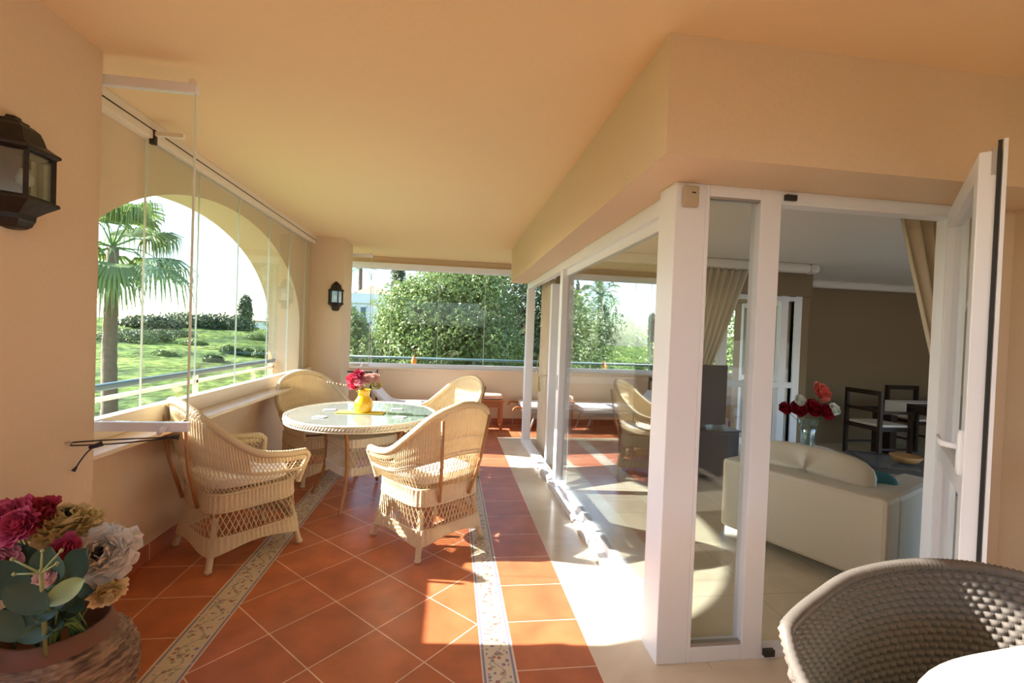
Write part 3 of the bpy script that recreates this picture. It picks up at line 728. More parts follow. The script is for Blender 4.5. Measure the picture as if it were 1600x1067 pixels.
def potmat():
    m_, N, L, P = newmat('brown_banana_leaf_weave')
    tc = N.new('ShaderNodeTexCoord'); mp = N.new('ShaderNodeMapping'); mp.inputs['Scale'].default_value = (7, 7, 60)
    nz = N.new('ShaderNodeTexNoise'); nz.inputs['Scale'].default_value = 1.6; nz.inputs['Detail'].default_value = 4
    L.new(tc.outputs['Object'], mp.inputs[0]); L.new(mp.outputs[0], nz.inputs[0])
    cr = N.new('ShaderNodeValToRGB'); E_ = cr.color_ramp.elements; E_[0].position = .36; E_[1].position = .66
    E_[0].color = (0.07, 0.035, 0.02, 1); E_[1].color = (0.36, 0.24, 0.14, 1); L.new(nz.outputs['Fac'], cr.inputs[0]); L.new(cr.outputs[0], P.inputs['Base Color'])
    P.inputs['Roughness'].default_value = 0.65; return m_
M['potweave'] = potmat()
m.build('woven_body', M['potweave'], pot, smooth=True)
MB().lathe([(0.161, 0.360), (0.163, 0.372), (0.153, 0.395), (0.145, 0.420), (0.137, 0.423), (0.136, 0.40), (0.138, 0.35), (0.135, 0.30)], 56, cap=False).build('rim', M['pot_rim'], pot, smooth=True)
MB().lathe([(0.001, 0.335), (0.137, 0.335), (0.137, 0.31), (0.001, 0.31)], 32, cap=False).build('soil', M['pot_rim'], pot)
def at(px, py, Y):
    d = fwd+right_roll(px, py); k = Y/d.y; return Vector((d.x*k, d.y*k, H+d.z*k))
def right_roll(px, py): return r2*((px-800)/711.1)-u2*((py-533.5)/711.1)
PF = 'artificial flowers in the woven pot'
for i, (px, py, Y, R, mt, ctr, lab, ax) in enumerate([
        (50, 808, 1.60, 0.085, 'magenta', False, 'large magenta blossom at the back of the woven pot', (-0.1, -0.5, 0.8)),
        (14, 812, 1.48, 0.07, 'magenta', False, 'magenta blossom cut by the left edge of the photo in the woven pot', (-0.1, -0.8, 0.6)),
        (28, 822, 1.40, 0.055, 'magenta', False, 'small deep pink blossom low between the two big magenta ones in the pot', (-0.1, -0.8, 0.6)),
        (106, 818, 1.62, 0.095, 'ivory', True, 'large pale yellow anemone with dark centre at the back of the woven pot', (0.1, -0.25, 0.95)),
        (160, 866, 1.58, 0.098, 'whitef', True, 'large white anemone with dark centre at the right of the woven pot', (0.25, -0.85, 0.5)),
        (168, 925, 1.55, 0.055, 'ivory', False, 'drooping pale green and cream blossom over the right rim of the woven pot', (0.6, -0.5, -0.4)),
        (-4, 878, 1.38, 0.06, 'pink', False, 'pale pink blossom at the far left edge above the round leaves', (0.1, -0.8, 0.4)),
        (102, 858, 1.50, 0.045, 'magenta', False, 'small crimson blossom between the ivory and the white anemones', (0.0, -0.9, 0.5)),
        (72, 900, 1.36, 0.035, 'palepink', False, 'small pale bud behind the green sprig in the woven pot', (0.0, -0.9, 0.5))]):
    c = at(px, py, Y+0.1); R = R*1.07
    flower('anemone' if ctr else 'artificial_flower', lab, PF, c, R, M[mt], ax, (PX+(c.x-PX)*0.35, PY+(c.y-PY)*0.35, 0.336), n=120 if ctr else 60 if R > .05 else 34, centre=ctr, seed=20+i, open_=1.0 if ctr else 0.85)
# leafy branches of the pot: each stem with its round leaves is one thing
def round_leaf(m, base, tip, w, cup=0.12):
    b, t_ = Vector(base), Vector(tip); d_ = t_-b; L_ = d_.length; d_.normalize(); vw = Vector((0.2, -1, 0.45)); s_ = d_.cross(vw).normalized(); nn = s_.cross(d_)
    V = []; 
    for i in range(9):
        q = i/8; hw = w*math.sin(PI*min(1, q*0.96+0.02))**0.6
        for k in (-1, -.5, 0, .5, 1): V.append(b+d_*L_*q+s_*hw*k+nn*(w*cup*(k*k)*2-0.1*w*math.sin(PI*q)))
    m.add(V, [(a*5+c, a*5+c+1, a*5+c+6, a*5+c+5) for a in range(8) for c in range(4)])
BR = [((30, 868), 'leafy branch with dark round leaves at the left back of the woven pot', [(34, 880, 1.42, .075, 70), (10, 905, 1.36, .07, 60)]),
      ((75, 890), 'leafy branch with dark round leaves in the middle of the woven pot', [(76, 885, 1.36, .07, 75), (122, 880, 1.42, .062, 60), (118, 905, 1.45, .05, 60)]),
      ((45, 935), 'leafy branch with broad dark leaves hanging over the front rim of the pot', [(42, 935, 1.30, .055, 50), (8, 975, 1.28, .05, 60), (30, 962, 1.30, .04, 40)]),
      ((100, 930), 'leafy branch with small dark leaves low over the clay rim of the pot', [(80, 948, 1.40, .045, 20), (104, 938, 1.44, .042, 30), (60, 958, 1.36, .04, 10), (128, 925, 1.50, .04, 15), (118, 945, 1.46, .032, -20)]),
      ((120, 915), 'leafy branch with dark leaves at the right rear of the woven pot', [(135, 912, 1.58, .05, 20), (150, 930, 1.60, .04, -10), (112, 925, 1.60, .05, 60), (90, 915, 1.62, .055, 60), (60, 930, 1.60, .055, 50)]),
      ((70, 960), 'leafy branch with many dark leaves crowding the front of the pot opening', [(20, 985, 1.44, .045, 30), (45, 975, 1.44, .045, 50), (70, 965, 1.48, .045, 20), (92, 958, 1.50, .04, 40), (112, 952, 1.53, .038, 10), (55, 990, 1.42, .04, 0), (85, 975, 1.47, .035, -10)])]
for i, (cp, lab, lv) in enumerate(BR):
    foot = Vector((PX+0.04*(i-2), PY-0.06+0.03*(i % 3), 0.336)); t = thing('leafy_branch', lab, 'leaves', tuple(foot), group='leafy branches in the woven pot')
    m = MB(); st = MB()
    for px, py, Y, w_, dg in lv:
        c = at(px, py, Y+0.09)-foot; w_ *= 1.06; a_ = math.radians(dg); sg = 1 if px > 60 else -1
        dv = Vector((sg*math.cos(a_)*0.8, -0.2, math.sin(a_)*0.7)).normalized()*w_
        round_leaf(m, c-dv, c+dv, w_*0.62); st.tube(catmull([(0, 0, 0), (c-dv)*0.5+Vector((0, 0, 0.05)), c-dv], 3), 0.003, 5)
    m.build('leaf', M['eucalyptus'], t, smooth=True); st.build('stem', M['green'], t)
foot = Vector((PX+0.05, PY-0.1, 0.336))
t = thing('lime_leaf', 'single lime green leaf at the centre of the woven pot', 'leaves', tuple(foot)); c = at(103, 925, 1.44)-foot
m = MB(); round_leaf(m, c-Vector((0.05, 0, 0.03)), c+Vector((0.05, 0, 0.035)), 0.03); m.build('leaf', M['palegreen'], t, smooth=True)
MB().tube([(0, 0, 0), c-Vector((0.05, 0, 0.03))], 0.003, 5).build('stem', M['green'], t)
t = thing('green_sprig', 'bare pale green sprig with forked tips standing in front of the round leaves', 'sprig', tuple(foot))
c = at(64, 890, 1.36)-foot; m = MB().tube([(0, 0, 0), c*0.6, c], 0.005, 6)
for dx, dz in ((-0.06, 0.035), (-0.055, -0.005), (0.01, 0.055), (0.055, 0.055), (0.045, 0.02)): m.tube([c-Vector((0, 0, .01)), c+Vector((dx, -0.01, dz))], [0.0032, 0.0022], 5); m.lathe([(0.001, -.006), (.0055, 0), (.001, .006)], 6, c=tuple(c+Vector((dx, -0.01, dz))))
m.build('stalk', M['palegreen'], t, smooth=True)

# ------------------------------------------------------------------ wall lanterns
def make_lantern(name, label):
    """half-hexagon wall lantern; the wall is the plane local y = 0, it stands out to +y"""
    t = thing(name, label, 'wall lamp', group='bronze wall lanterns')
    def ring(r, z, full=False):
        return [(r*math.cos(PI*k/3), r*0.95*math.sin(PI*k/3), z) for k in range(4)]
    def loft(m, rows):
        V = []; k = 4
        for r, z in rows: V += ring(r, z)
        F = [(i*4+j, i*4+j+1, i*4+5+j, i*4+4+j) for i in range(len(rows)-1) for j in range(3)]
        F += [(i*4+3, i*4, i*4+4, i*4+7) for i in range(len(rows)-1)]
        F += [(3, 2, 1, 0), tuple((len(rows)-1)*4+j for j in range(4))]
        m.add(V, F)
    m = MB(); loft(m, [(0.108, 0.085), (0.118, 0.092), (0.118, 0.100), (0.100, 0.112), (0.082, 0.125), (0.075, 0.150), (0.066, 0.172), (0.050, 0.186), (0.042, 0.188), (0.040, 0.196), (0.024, 0.204), (0.020, 0.214), (0.008, 0.218)])
    m.build('roof', M['lantern'], t)
    m = MB(); loft(m, [(0.010, -0.185), (0.040, -0.180), (0.052, -0.170), (0.056, -0.158), (0.060, -0.150), (0.062, -0.132), (0.085, -0.112), (0.102, -0.100), (0.118, -0.088), (0.116, -0.078), (0.102, -0.072)])
    m.build('base', M['lantern'], t)
    m = MB()
    for k in range(4):
        a = PI*k/3; x, y = 0.098*math.cos(a), 0.095*math.sin(a)
        m.tube([(x, max(y, 0.006), -0.075), (x, max(y, 0.006), 0.088)], 0.0085, 4)
    for z_ in (-0.074, 0.087): m.tube([(x_, max(y_, 0.006), z_) for x_, y_, _ in ring(0.098, 0)], 0.006, 4)
    m.build('cage', M['lantern'], t)
    m = MB(); P_ = ring(0.093, 0)
    for j in range(3):
        a, b = Vector(P_[j]), Vector(P_[j+1]); m.add([(a.x, a.y, -0.073), (b.x, b.y, -0.073), (b.x, b.y, 0.086), (a.x, a.y, 0.086)], [(0, 1, 2, 3)])
    m.build('glass', M['lglass'], t, solid=0.003)
    MB().box(-0.055, 0.055, 0.0, 0.012, -0.16, 0.17).build('back_plate', M['lantern'], t)
    bl = MB().lathe([(0.008, 0.02), (0.012, 0.03), (0.022, 0.0), (0.020, -0.02), (0.001, -0.035)][::-1], 12, c=(0, 0.04, 0.0))
    bl.build('bulb', M['towel'], t, smooth=True)
    MB().tube([(0, 0.04, 0.03), (0, 0.04, 0.09)], 0.009, 6).build('socket', M['lantern'], t)
    return t
L1 = make_lantern('wall_lantern', 'large dark bronze wall lantern on the near pillar at the left edge of the photo')
L1.location = (-1.53, 1.80, 1.930); L1.rotation_euler = (0, 0, -PI/2); L1.scale = (1.1, 1.1, 0.97)
L2 = copy_tree(L1); L2['label'] = 'small looking dark lantern on the far pillar beside the far window, above the shaded armchair'
L2.location = (-1.475, 6.05, 1.84); L2.rotation_euler = (0, 0, PI); L2.scale = (0.85, 0.85, 0.93)

# cord tied from the pillar hook to the open panel
t = thing('tie_cord', 'thin black cord looped from a hook on the near pillar to the swung open window', 'cord', (-1.53, 2.05, 0.945))
A = Vector((0.012, 0.01, 0.0)); B = Vector((0.335, 0.14, -0.005))
m = MB().tube(catmull([A, A.lerp(B, .4)+Vector((0.02, 0, 0.004)), B], 4), 0.0032, 5).tube(catmull([A-Vector((0, 0, .012)), Vector((0.07, 0.08, -0.025)), A.lerp(B, .55)-Vector((0, 0, .012)), B], 4), 0.0032, 5)
m.tube(catmull([(0.055, 0.075, -0.03), (0.035, 0.055, -0.06), (0.015, 0.03, -0.115)], 4), 0.003, 5)
m.build('cord', M['cord'], t)
MB().tube([(0.045, 0.06, -0.035), (0.075, 0.09, -0.022)], [0.007, 0.012], 8).build('toggle', M['cord'], t, smooth=True)
MB().tube([(0.32, 0.13, -0.003), (0.345, 0.145, -0.006)], [0.006, 0.011], 8).build('knot', M['cord'], t, smooth=True)
MB().tube([(0.02, 0.034, -0.105), (0.012, 0.027, -0.122)], [0.004, 0.008], 6).build('tip', M['cord'], t)
MB().tube([(0.0, 0.0, 0.0), (0.012, 0.005, 0.006), (0.018, 0.012, 0), (0.012, 0.012, -0.008)], 0.003, 6).build('hook', M['chrome'], t)

# alarm box on the corner post
bx = MB().box(-0.036, 0.036, -0.022, 0, -0.045, 0.045).build('box_body', M['plate'], None, bevel=0.006)
t = thing('alarm_sensor', 'small beige plastic sensor box on the white corner post under the beam', 'sensor', (1.018, 1.899, 2.085)); bx.parent = t
MB().box(0.0, 0.018, -0.024, -0.02, 0.012, 0.018).build('indicator', M['black'], t)
# grey pull handle on the side sash
t = tag(MB().box(-0.006, 0.0, -0.01, 0.01, -0.07, 0.07).build('pull_handle', M['metal'], None, bevel=0.002, loc=(0.995, 4.15, 1.02)), 'slim metal pull on the middle white stile of the side glazing', 'handle')

# ------------------------------------------------------------------ far end: bench and loungers
b = thing('wooden_bench', 'small orange brown wooden bench with a pink patterned pad against the far wall', 'bench', (0.50, 6.98, 0))
MB().box(-0.32, 0.33, -0.17, 0.17, 0.425, 0.455).build('seat', M['wood_orange'], b, bevel=0.004)
MB().box(-0.30, 0.31, -0.15, -0.13, 0.34, 0.425).box(-0.30, 0.31, 0.13, 0.15, 0.34, 0.425).build('apron', M['wood_orange'], b)
for x in (-0.30, 0.265):
    for y in (-0.16, 0.115): MB().box(x, x+0.045, y, y+0.045, 0, 0.425).build('leg', M['wood_orange'], b, bevel=0.003)
pc = MB().box(-0.30, 0.31, -0.16, 0.16, 0.0, 0.085).build('bench_cushion', M['pinkpad'], None, bevel=0.03, sub=1, smooth=True, loc=(0.50, 6.98, 0.456))
tag(pc, 'plump pinkish pad lying on the small wooden bench', 'cushion')
def make_lounger(name, label, raise_):
    """local x from head to foot, 1.75 long"""
    t = thing(name, label, 'sun lounger', group='sun loungers by the far wall')
    for y in (-0.27, 0.25): MB().box(0.0, 1.75, y, y+0.025, 0.30, 0.345).build('side_rail', M['metal'], t, bevel=0.004)
    m = MB()
    for k in range(12): m.box(0.02+k*0.145, 0.10+k*0.145, -0.245, 0.25, 0.33, 0.345)
    m.build('slats', M['metal'], t)
    for y in (-0.265, 0.255):
        for xa, xb in ((0.22, 0.12), (1.55, 1.68)): MB().tube([(xa, y, 0.31), (xb, y, 0.008)], 0.014, 8).build('leg', M['metal'], t, smooth=True)
    for y in (-0.29, 0.28):
        MB().tube(catmull([(0.02, y, 0.37), (-0.07, y, 0.385), (-0.12, y, 0.36), (-0.13, y, 0.33)], 5), 0.013, 8).build('curved_handle', M['wood_orange'], t, smooth=True)
        MB().tube(catmull([(0.55, y, 0.345), (0.63, y, 0.33), (0.66, y, 0.25), (0.60, y, 0.17)], 5), 0.011, 8).build('curved_strut', M['rail'], t, smooth=True)
    if raise_:
        MB().box(0.0, 0.03, -0.27, -0.24, 0.34, 0.86).box(0.0, 0.03, 0.24, 0.27, 0.34, 0.86).box(0, 0.03, -0.27, 0.27, 0.80, 0.85).box(-0.42, 0.03, -0.265, -0.24, 0.855, 0.875).build('back_frame', M['wood_dark'], t)
        P_ = [(0.05, 0.62), (0.20, 0.50), (0.40, 0.395), (0.9, 0.385), (1.72, 0.385)]
    else: P_ = [(0.03, 0.385), (0.5, 0.385), (1.0, 0.385), (1.4, 0.385), (1.72, 0.385)]
    m = MB(); c = catmull([(x, 0, z) for x, z in P_], 4); k = len(c)
    V = []
    for p in c: V += [(p.x, -0.255, p.z-0.035), (p.x, -0.265, p.z), (p.x, -0.25, p.z+0.035), (p.x, 0.25, p.z+0.035), (p.x, 0.265, p.z), (p.x, 0.255, p.z-0.035)]
    m.add(V, [(i*6+j, i*6+(j+1) % 6, i*6+6+(j+1) % 6, i*6+6+j) for i in range(k-1) for j in range(6)]+[(5, 4, 3, 2, 1, 0), tuple((k-1)*6+j for j in range(6))])
    m.build('mattress', M['towel'], t)
    return t
l1 = make_lounger('sun_lounger', 'sun lounger with raised dark back frame and white mattress behind the round table', True); l1.location = (-1.08, 6.68, 0); l1.scale = (0.72, 1, 1)
l2 = make_lounger('sun_lounger', 'flat sun lounger with white mattress and curved wooden handles right of the bench', False); l2.location = (1.07, 6.92, 0)
t = thing('orange_buoy', 'small orange ornament standing on the railing ledge outside the far window', 'ornament', (-0.62, 7.86, -0.1))
MB().lathe([(0.012, 0), (0.012, 0.98), (0.03, 0.99), (0.045, 1.03), (0.035, 1.07), (0.02, 1.09), (0.025, 1.12), (0.001, 1.14)], 12).build('body', simple('orange_plastic', (0.85, 0.25, 0.03), 0.5), t, smooth=True)

# ------------------------------------------------------------------ foreground dark woven chair with cushion
fc = thing('dark_woven_chair', 'dark grey brown woven armchair at the lower right corner, close to the camera', 'chair', (1.13, 0.62, 0))
bt = sampler([(-0.36, -0.28, 0.64), (-0.405, 0.05, 0.68), (-0.432, 0.165, 0.80), (-0.437, 0.205, 0.858), (-0.422, 0.222, 0.874), (-0.30, 0.290, 0.882), (-0.12, 0.366, 0.893), (0.10, 0.39, 0.900), (0.30, 0.34, 0.892), (0.40, 0.20, 0.86), (0.41, 0.02, 0.70), (0.37, -0.28, 0.66)])
bb = sampler([(-0.29, -0.28, 0.36), (-0.30, 0.02, 0.36), (-0.285, 0.16, 0.36), (-0.20, 0.25, 0.36), (-0.08, 0.275, 0.36), (0.08, 0.275, 0.36), (0.20, 0.25, 0.36), (0.29, 0.16, 0.36), (0.30, 0.02, 0.36), (0.29, -0.28, 0.36)])
def FS(u, q):
    p = bb(u).lerp(bt(u), q); c = Vector((p.x, p.y, 0))
    return p+c.normalized()*0.02*math.sin(PI*q)
NU, NV = 80, 32
cacheS = {}
def woven(u, q):
    i = u*NU; j = q*NV; row = int(min(j, NV-1e-6)); ii = i+(0.5 if row % 2 else 0.0)
    fx = ii % 1; fy = j % 1
    h = abs(math.sin(PI*fy))**0.6*(abs(math.sin(PI*fx))**0.45)
    h = h*0.0085
    key = (round(u, 5), round(q, 5))
    p = FS(u, q); e = 2e-3
    n = (FS(min(1, u+e), q)-FS(max(0, u-e), q)).cross(FS(u, min(1, q+e))-FS(u, max(0, q-e))).normalized()
    return p, n, h
V = []; F = []; nu_, nv_ = NU*4, NV*4
for side in (1, -1):
    base = len(V)
    for i in range(nu_+1):
        for j in range(nv_+1):
            if side == 1: p, n, h = woven(i/nu_, j/nv_); cacheS[(i, j)] = (p, n, h)
            else: p, n, h = cacheS[(i, j)]
            V.append(p+n*side*(0.001+h))
    for i in range(nu_):
        for j in range(nv_):
            q = (base+i*(nv_+1)+j, base+(i+1)*(nv_+1)+j, base+(i+1)*(nv_+1)+j+1, base+i*(nv_+1)+j+1)
            F.append(q if side == 1 else q[::-1])
MB().add(V, F).build('woven_shell', M['synth'], fc, smooth=True)
m = MB(); wrap(m, [bt(i/120) for i in range(121)], 0.0125, pitch=0.012, dr=0.0026, n=10)
m.build('rim', M['synth'], fc, smooth=True)
MB().box(-0.30, 0.30, -0.30, 0.24, 0.33, 0.38).build('seat', M['synth'], fc, bevel=0.02)
for sx in (-1, 1):
    for y in (-0.27, 0.22): MB().tube([(sx*0.27, y, 0.34), (sx*0.29, y*1.1, 0.006)], [0.02, 0.015], 8).build('leg', M['synth'], fc, smooth=True)
ck = thing('seat_back_cushion', 'sunlit cream cushion propped in the dark woven chair', 'cushion', (1.13, 0.62, 0))
def CK(a, b):
    th = a*2*PI; x, z = sring(th, 0.31, 3.5, 0.20); k = abs(math.sin(PI*b))**0.5 if 0 < b < 1 else 0.0
    bulge = -math.cos(PI*b)*0.075
    puff = 1-0.15*abs(math.sin(th*2))
    z_ = z*k; x_ = x*k
    return Vector((x_+0.06, 0.085+0.25*z_-bulge*puff+0.006*math.sin(12*x_), 0.655+z_*1.0))
MB().grid(CK, 72, 14, closed=True).build('cushion_body', M['stripe'], ck, smooth=True)

# ------------------------------------------------------------------ living room contents
def local_place(o, x, y, rz): o.location = (x, y, 0); o.rotation_euler = (0, 0, rz)
# sofa: local x along the back, local y towards the seat front
dirb = Vector((2.48-2.04, 2.25-3.15, 0)); ln = dirb.length; rz = math.atan2(dirb.y, dirb.x)
so = thing('sofa', 'cream two seat sofa seen from behind through the open door', 'sofa', (2.04, 3.15, 0), rz)
L_ = ln
MB().box(0.0, L_, 0.0, 0.20, 0.09, 0.59).build('back', M['sofa'], so, bevel=0.025, smooth=False)
MB().box(0.01, 0.20, 0.19, 0.90, 0.09, 0.575).build('arm', M['sofa'], so, bevel=0.025)
MB().box(L_-0.20, L_-0.003, 0.19, 0.90, 0.09, 0.58).build('arm', M['sofa'], so, bevel=0.03)
MB().box(0.20, L_-0.20, 0.19, 0.88, 0.09, 0.28).build('base', M['sofa'], so, bevel=0.01)
MB().box(0.20, L_-0.20, 0.20, 0.88, 0.28, 0.42).build('seat_cushion', M['sofa'], so, bevel=0.03)
for x in (0.03, L_-0.17):
    for y in (0.02, 0.86): MB().box(x, x+0.14, y, y+0.015, 0.015, 0.09).box(x, x+0.14, y, y+0.02, 0.0, 0.016).build('foot', M['chrome'], so)
def cushion(name, label, mat, loc, w_, h_, th_, rz_, tilt, parent=None):
    def f(a, b):
        x, z = sring(a*2*PI, w_/2, 3.2, h_/2); k = abs(math.sin(PI*b))**0.55 if 0 < b < 1 else 0.0
        v = Vector((x*k, -math.cos(PI*b)*th_/2*(1-0.3*abs(math.sin(2*a*2*PI))), z*k))
        return v
    o = MB().grid(f, 48, 12, closed=True).build(name, mat, None, smooth=True, loc=loc)
    o.rotation_euler = (tilt, 0, rz_); tag(o, label, 'cushion'); return o
def sl(x, y, z): c, s = math.cos(rz), math.sin(rz); return (2.04+x*c-y*s, 3.15+x*s+y*c, z)
cushion('back_cushion', 'large cream cushion rising above the back of the sofa', M['sofa'], sl(0.46, 0.30, 0.58), 0.78, 0.34, 0.17, rz, -0.25)
cushion('throw_cushion', 'dark teal cushion between the cream cushion and the sofa arm', M['teal'], sl(0.80, 0.42, 0.53), 0.26, 0.24, 0.10, rz+0.5, -0.3)
# television and its stand
tv = thing('television', 'black flat screen television behind the narrow glass pane', 'television', (2.45, 4.58, 0.53))
MB().box(-0.52, 0.515, -0.03, 0.02, 0.035, 0.675).build('casing', M['bl'], tv, bevel=0.006)
MB().box(-0.50, 0.495, -0.034, -0.029, 0.055, 0.655).build('screen', M['screen'], tv)
MB().box(-0.25, 0.25, -0.10, 0.10, 0.0, 0.012).box(-0.04, 0.04, -0.02, 0.02, 0.012, 0.06).build('stand', M['bl'], tv)
ts = thing('media_cabinet', 'low black media cabinet carrying the television', 'cabinet', (2.45, 4.62, 0))
MB().box(-0.58, 0.58, -0.22, 0.20, 0.05, 0.52).build('body', M['bl'], ts, bevel=0.006)
MB().box(-0.56, -0.005, -0.226, -0.22, 0.07, 0.50).build('door', M['screen'], ts); MB().box(0.005, 0.56, -0.226, -0.22, 0.07, 0.50).build('door', M['screen'], ts)
MB().box(-0.60, 0.60, -0.235, 0.21, 0.52, 0.53).build('top', M['screen'], ts)
for x in (-0.55, 0.50):
    for y in (-0.20, 0.15): MB().box(x, x+0.05, y, y+0.05, 0, 0.05).build('foot', M['metal'], ts)
# side table, vase and roses
sd_ = thing('side_table', 'low pale side table behind the sofa carrying the glass vase', 'table', (3.52, 4.05, 0))
MB().lathe([(0.24, 0.42), (0.25, 0.43), (0.24, 0.44)], 32).build('top', M['room_ceil'], sd_); MB().tube([(0, 0, 0.0), (0, 0, 0.42)], [0.03, 0.02], 10).build('column', M['chrome'], sd_, smooth=True)
MB().lathe([(0.15, 0.0), (0.15, 0.012), (0.03, 0.02)], 24).build('base', M['chrome'], sd_)
gv = thing('glass_vase', 'clear glass vase of dark red roses beyond the sofa', 'vase', (3.52, 4.05, 0.441))
MB().lathe([(0.055, 0), (0.06, 0.01), (0.062, 0.12), (0.085, 0.28), (0.082, 0.28), (0.058, 0.12), (0.05, 0.015)], 24).build('body', glassmat('vase_glass', (0.85, 0.9, 0.9), 0.15), gv, smooth=True)
fb = Vector((3.52, 4.05, 0.46))
for i, (dx, dz, R, mt, lab) in enumerate([(-0.20, 0.36, 0.055, 'redf', 'dark red rose farthest left in the glass vase'), (-0.09, 0.36, 0.075, 'redf', 'dark red rose second from the left in the glass vase'),
        (0.03, 0.38, 0.08, 'redf', 'large dark red rose in the middle of the glass vase'), (0.13, 0.35, 0.07, 'redf', 'dark red rose right of the middle in the glass vase'),
        (0.09, 0.54, 0.085, 'coral', 'coral pink blossom highest in the glass vase'), (0.20, 0.38, 0.055, 'whitef', 'small white blossom at the right of the glass vase'),
        (-0.08, 0.45, 0.05, 'whitef', 'small pale blossom behind the red roses in the glass vase')]):
    flower('rose', lab, 'roses in the glass vase', fb+Vector((dx, -dx*0.4, dz)), R*1.25, M[mt], (dx, -0.8, 0.4), tuple(fb+Vector((dx*.1, 0, 0))), n=30, seed=50+i)
# coffee table and bowl
ct = thing('coffee_table', 'low glass coffee table with a dark edge beyond the sofa arm', 'table', (4.35, 3.55, 0), math.radians(-28))
MB().box(-0.55, 0.55, -0.32, 0.32, 0.385, 0.40).build('glass_top', M['winglass'], ct); MB().box(-0.57, 0.57, -0.34, -0.32, 0.37, 0.41).box(-0.57, 0.57, 0.32, 0.34, 0.37, 0.41).box(-0.57, -0.55, -0.34, 0.34, 0.37, 0.41).box(0.55, 0.57, -0.34, 0.34, 0.37, 0.41).build('edge', M['wood_dark'], ct)
for x in (-0.54, 0.50):
    for y in (-0.32, 0.28): MB().box(x, x+0.04, y, y+0.04, 0, 0.385).build('leg', M['wood_dark'], ct)
bw = MB().lathe([(0.04, 0), (0.09, 0.02), (0.125, 0.07), (0.12, 0.075), (0.08, 0.03), (0.02, 0.02)], 24).build('wooden_bowl', simple('honey_wood', (0.45, 0.24, 0.08), 0.5, vary=0.2), None, smooth=True, loc=(4.19, 3.66, 0.401))
tag(bw, 'honey coloured wooden bowl on the low coffee table', 'bowl')
# dining table and chairs
dt = thing('dining_table', 'dark wooden dining table with a pale folded cloth at the back of the room', 'table', (6.72, 5.28, 0))
MB().box(-0.75, 0.75, -0.42, 0.30, 0.70, 0.74).build('top', M['wood_dark'], dt, bevel=0.005); MB().box(-0.70, 0.70, -0.38, 0.26, 0.62, 0.70).build('apron', M['wood_dark'], dt)
for x in (-0.72, 0.62):
    for y in (-0.41, 0.19): MB().box(x, x+0.10, y, y+0.10, 0, 0.70).build('leg', M['wood_dark'], dt)
rn = MB().box(-0.78, 0.3, -0.15, 0.15, 0.0, 0.006).box(-0.786, -0.78, -0.15, 0.15, -0.18, 0.006).build('table_cloth', M['towel'], None, loc=(6.74, 5.38, 0.7405)); tag(rn, 'pale cloth hanging over the edge of the dark dining table', 'cloth')
def make_dchair(name, label):
    t = thing(name, label, 'chair', group='dark dining chairs')
    for s in (-1, 1):
        MB().box(s*0.25-0.02, s*0.25+0.02, -0.25, -0.21, 0, 0.90).build('rear_leg', M['wood_dark'], t); MB().box(s*0.25-0.02, s*0.25+0.02, 0.20, 0.24, 0, 0.62).build('front_leg', M['wood_dark'], t)
        MB().box(s*0.25-0.025, s*0.25+0.025, -0.23, 0.26, 0.61, 0.64).build('armrest', M['wood_dark'], t)
        MB().box(s*0.25-0.012, s*0.25+0.012, -0.21, 0.20, 0.14, 0.165).build('stretcher', M['wood_dark'], t)
    MB().box(-0.25, 0.25, -0.24, 0.23, 0.38, 0.43).build('seat_frame', M['wood_dark'], t); MB().box(-0.23, 0.23, -0.21, 0.22, 0.43, 0.465).build('seat_pad', M['cushion'], t, bevel=0.012)
    MB().box(-0.25, 0.25, -0.24, -0.215, 0.84, 0.90).box(-0.23, 0.23, -0.24, -0.222, 0.62, 0.66).build('back_rail', M['wood_dark'], t)
    return t
dc = make_dchair('dining_chair', 'dark wooden dining chair seen from its side at the left end of the dining table'); dc.location = (5.72, 5.40, 0); dc.rotation_euler = (0, 0, -PI/2)
for x, y, a, lab in ((6.35, 4.50, 0, 'dark dining chair on the near side of the dining table, beside the open door'), (6.85, 5.86, PI, 'dark dining chair behind the dining table against the ochre wall')):
    o = copy_tree(dc); o['label'] = lab; o.location = (x, y, 0); o.rotation_euler = (0, 0, a)
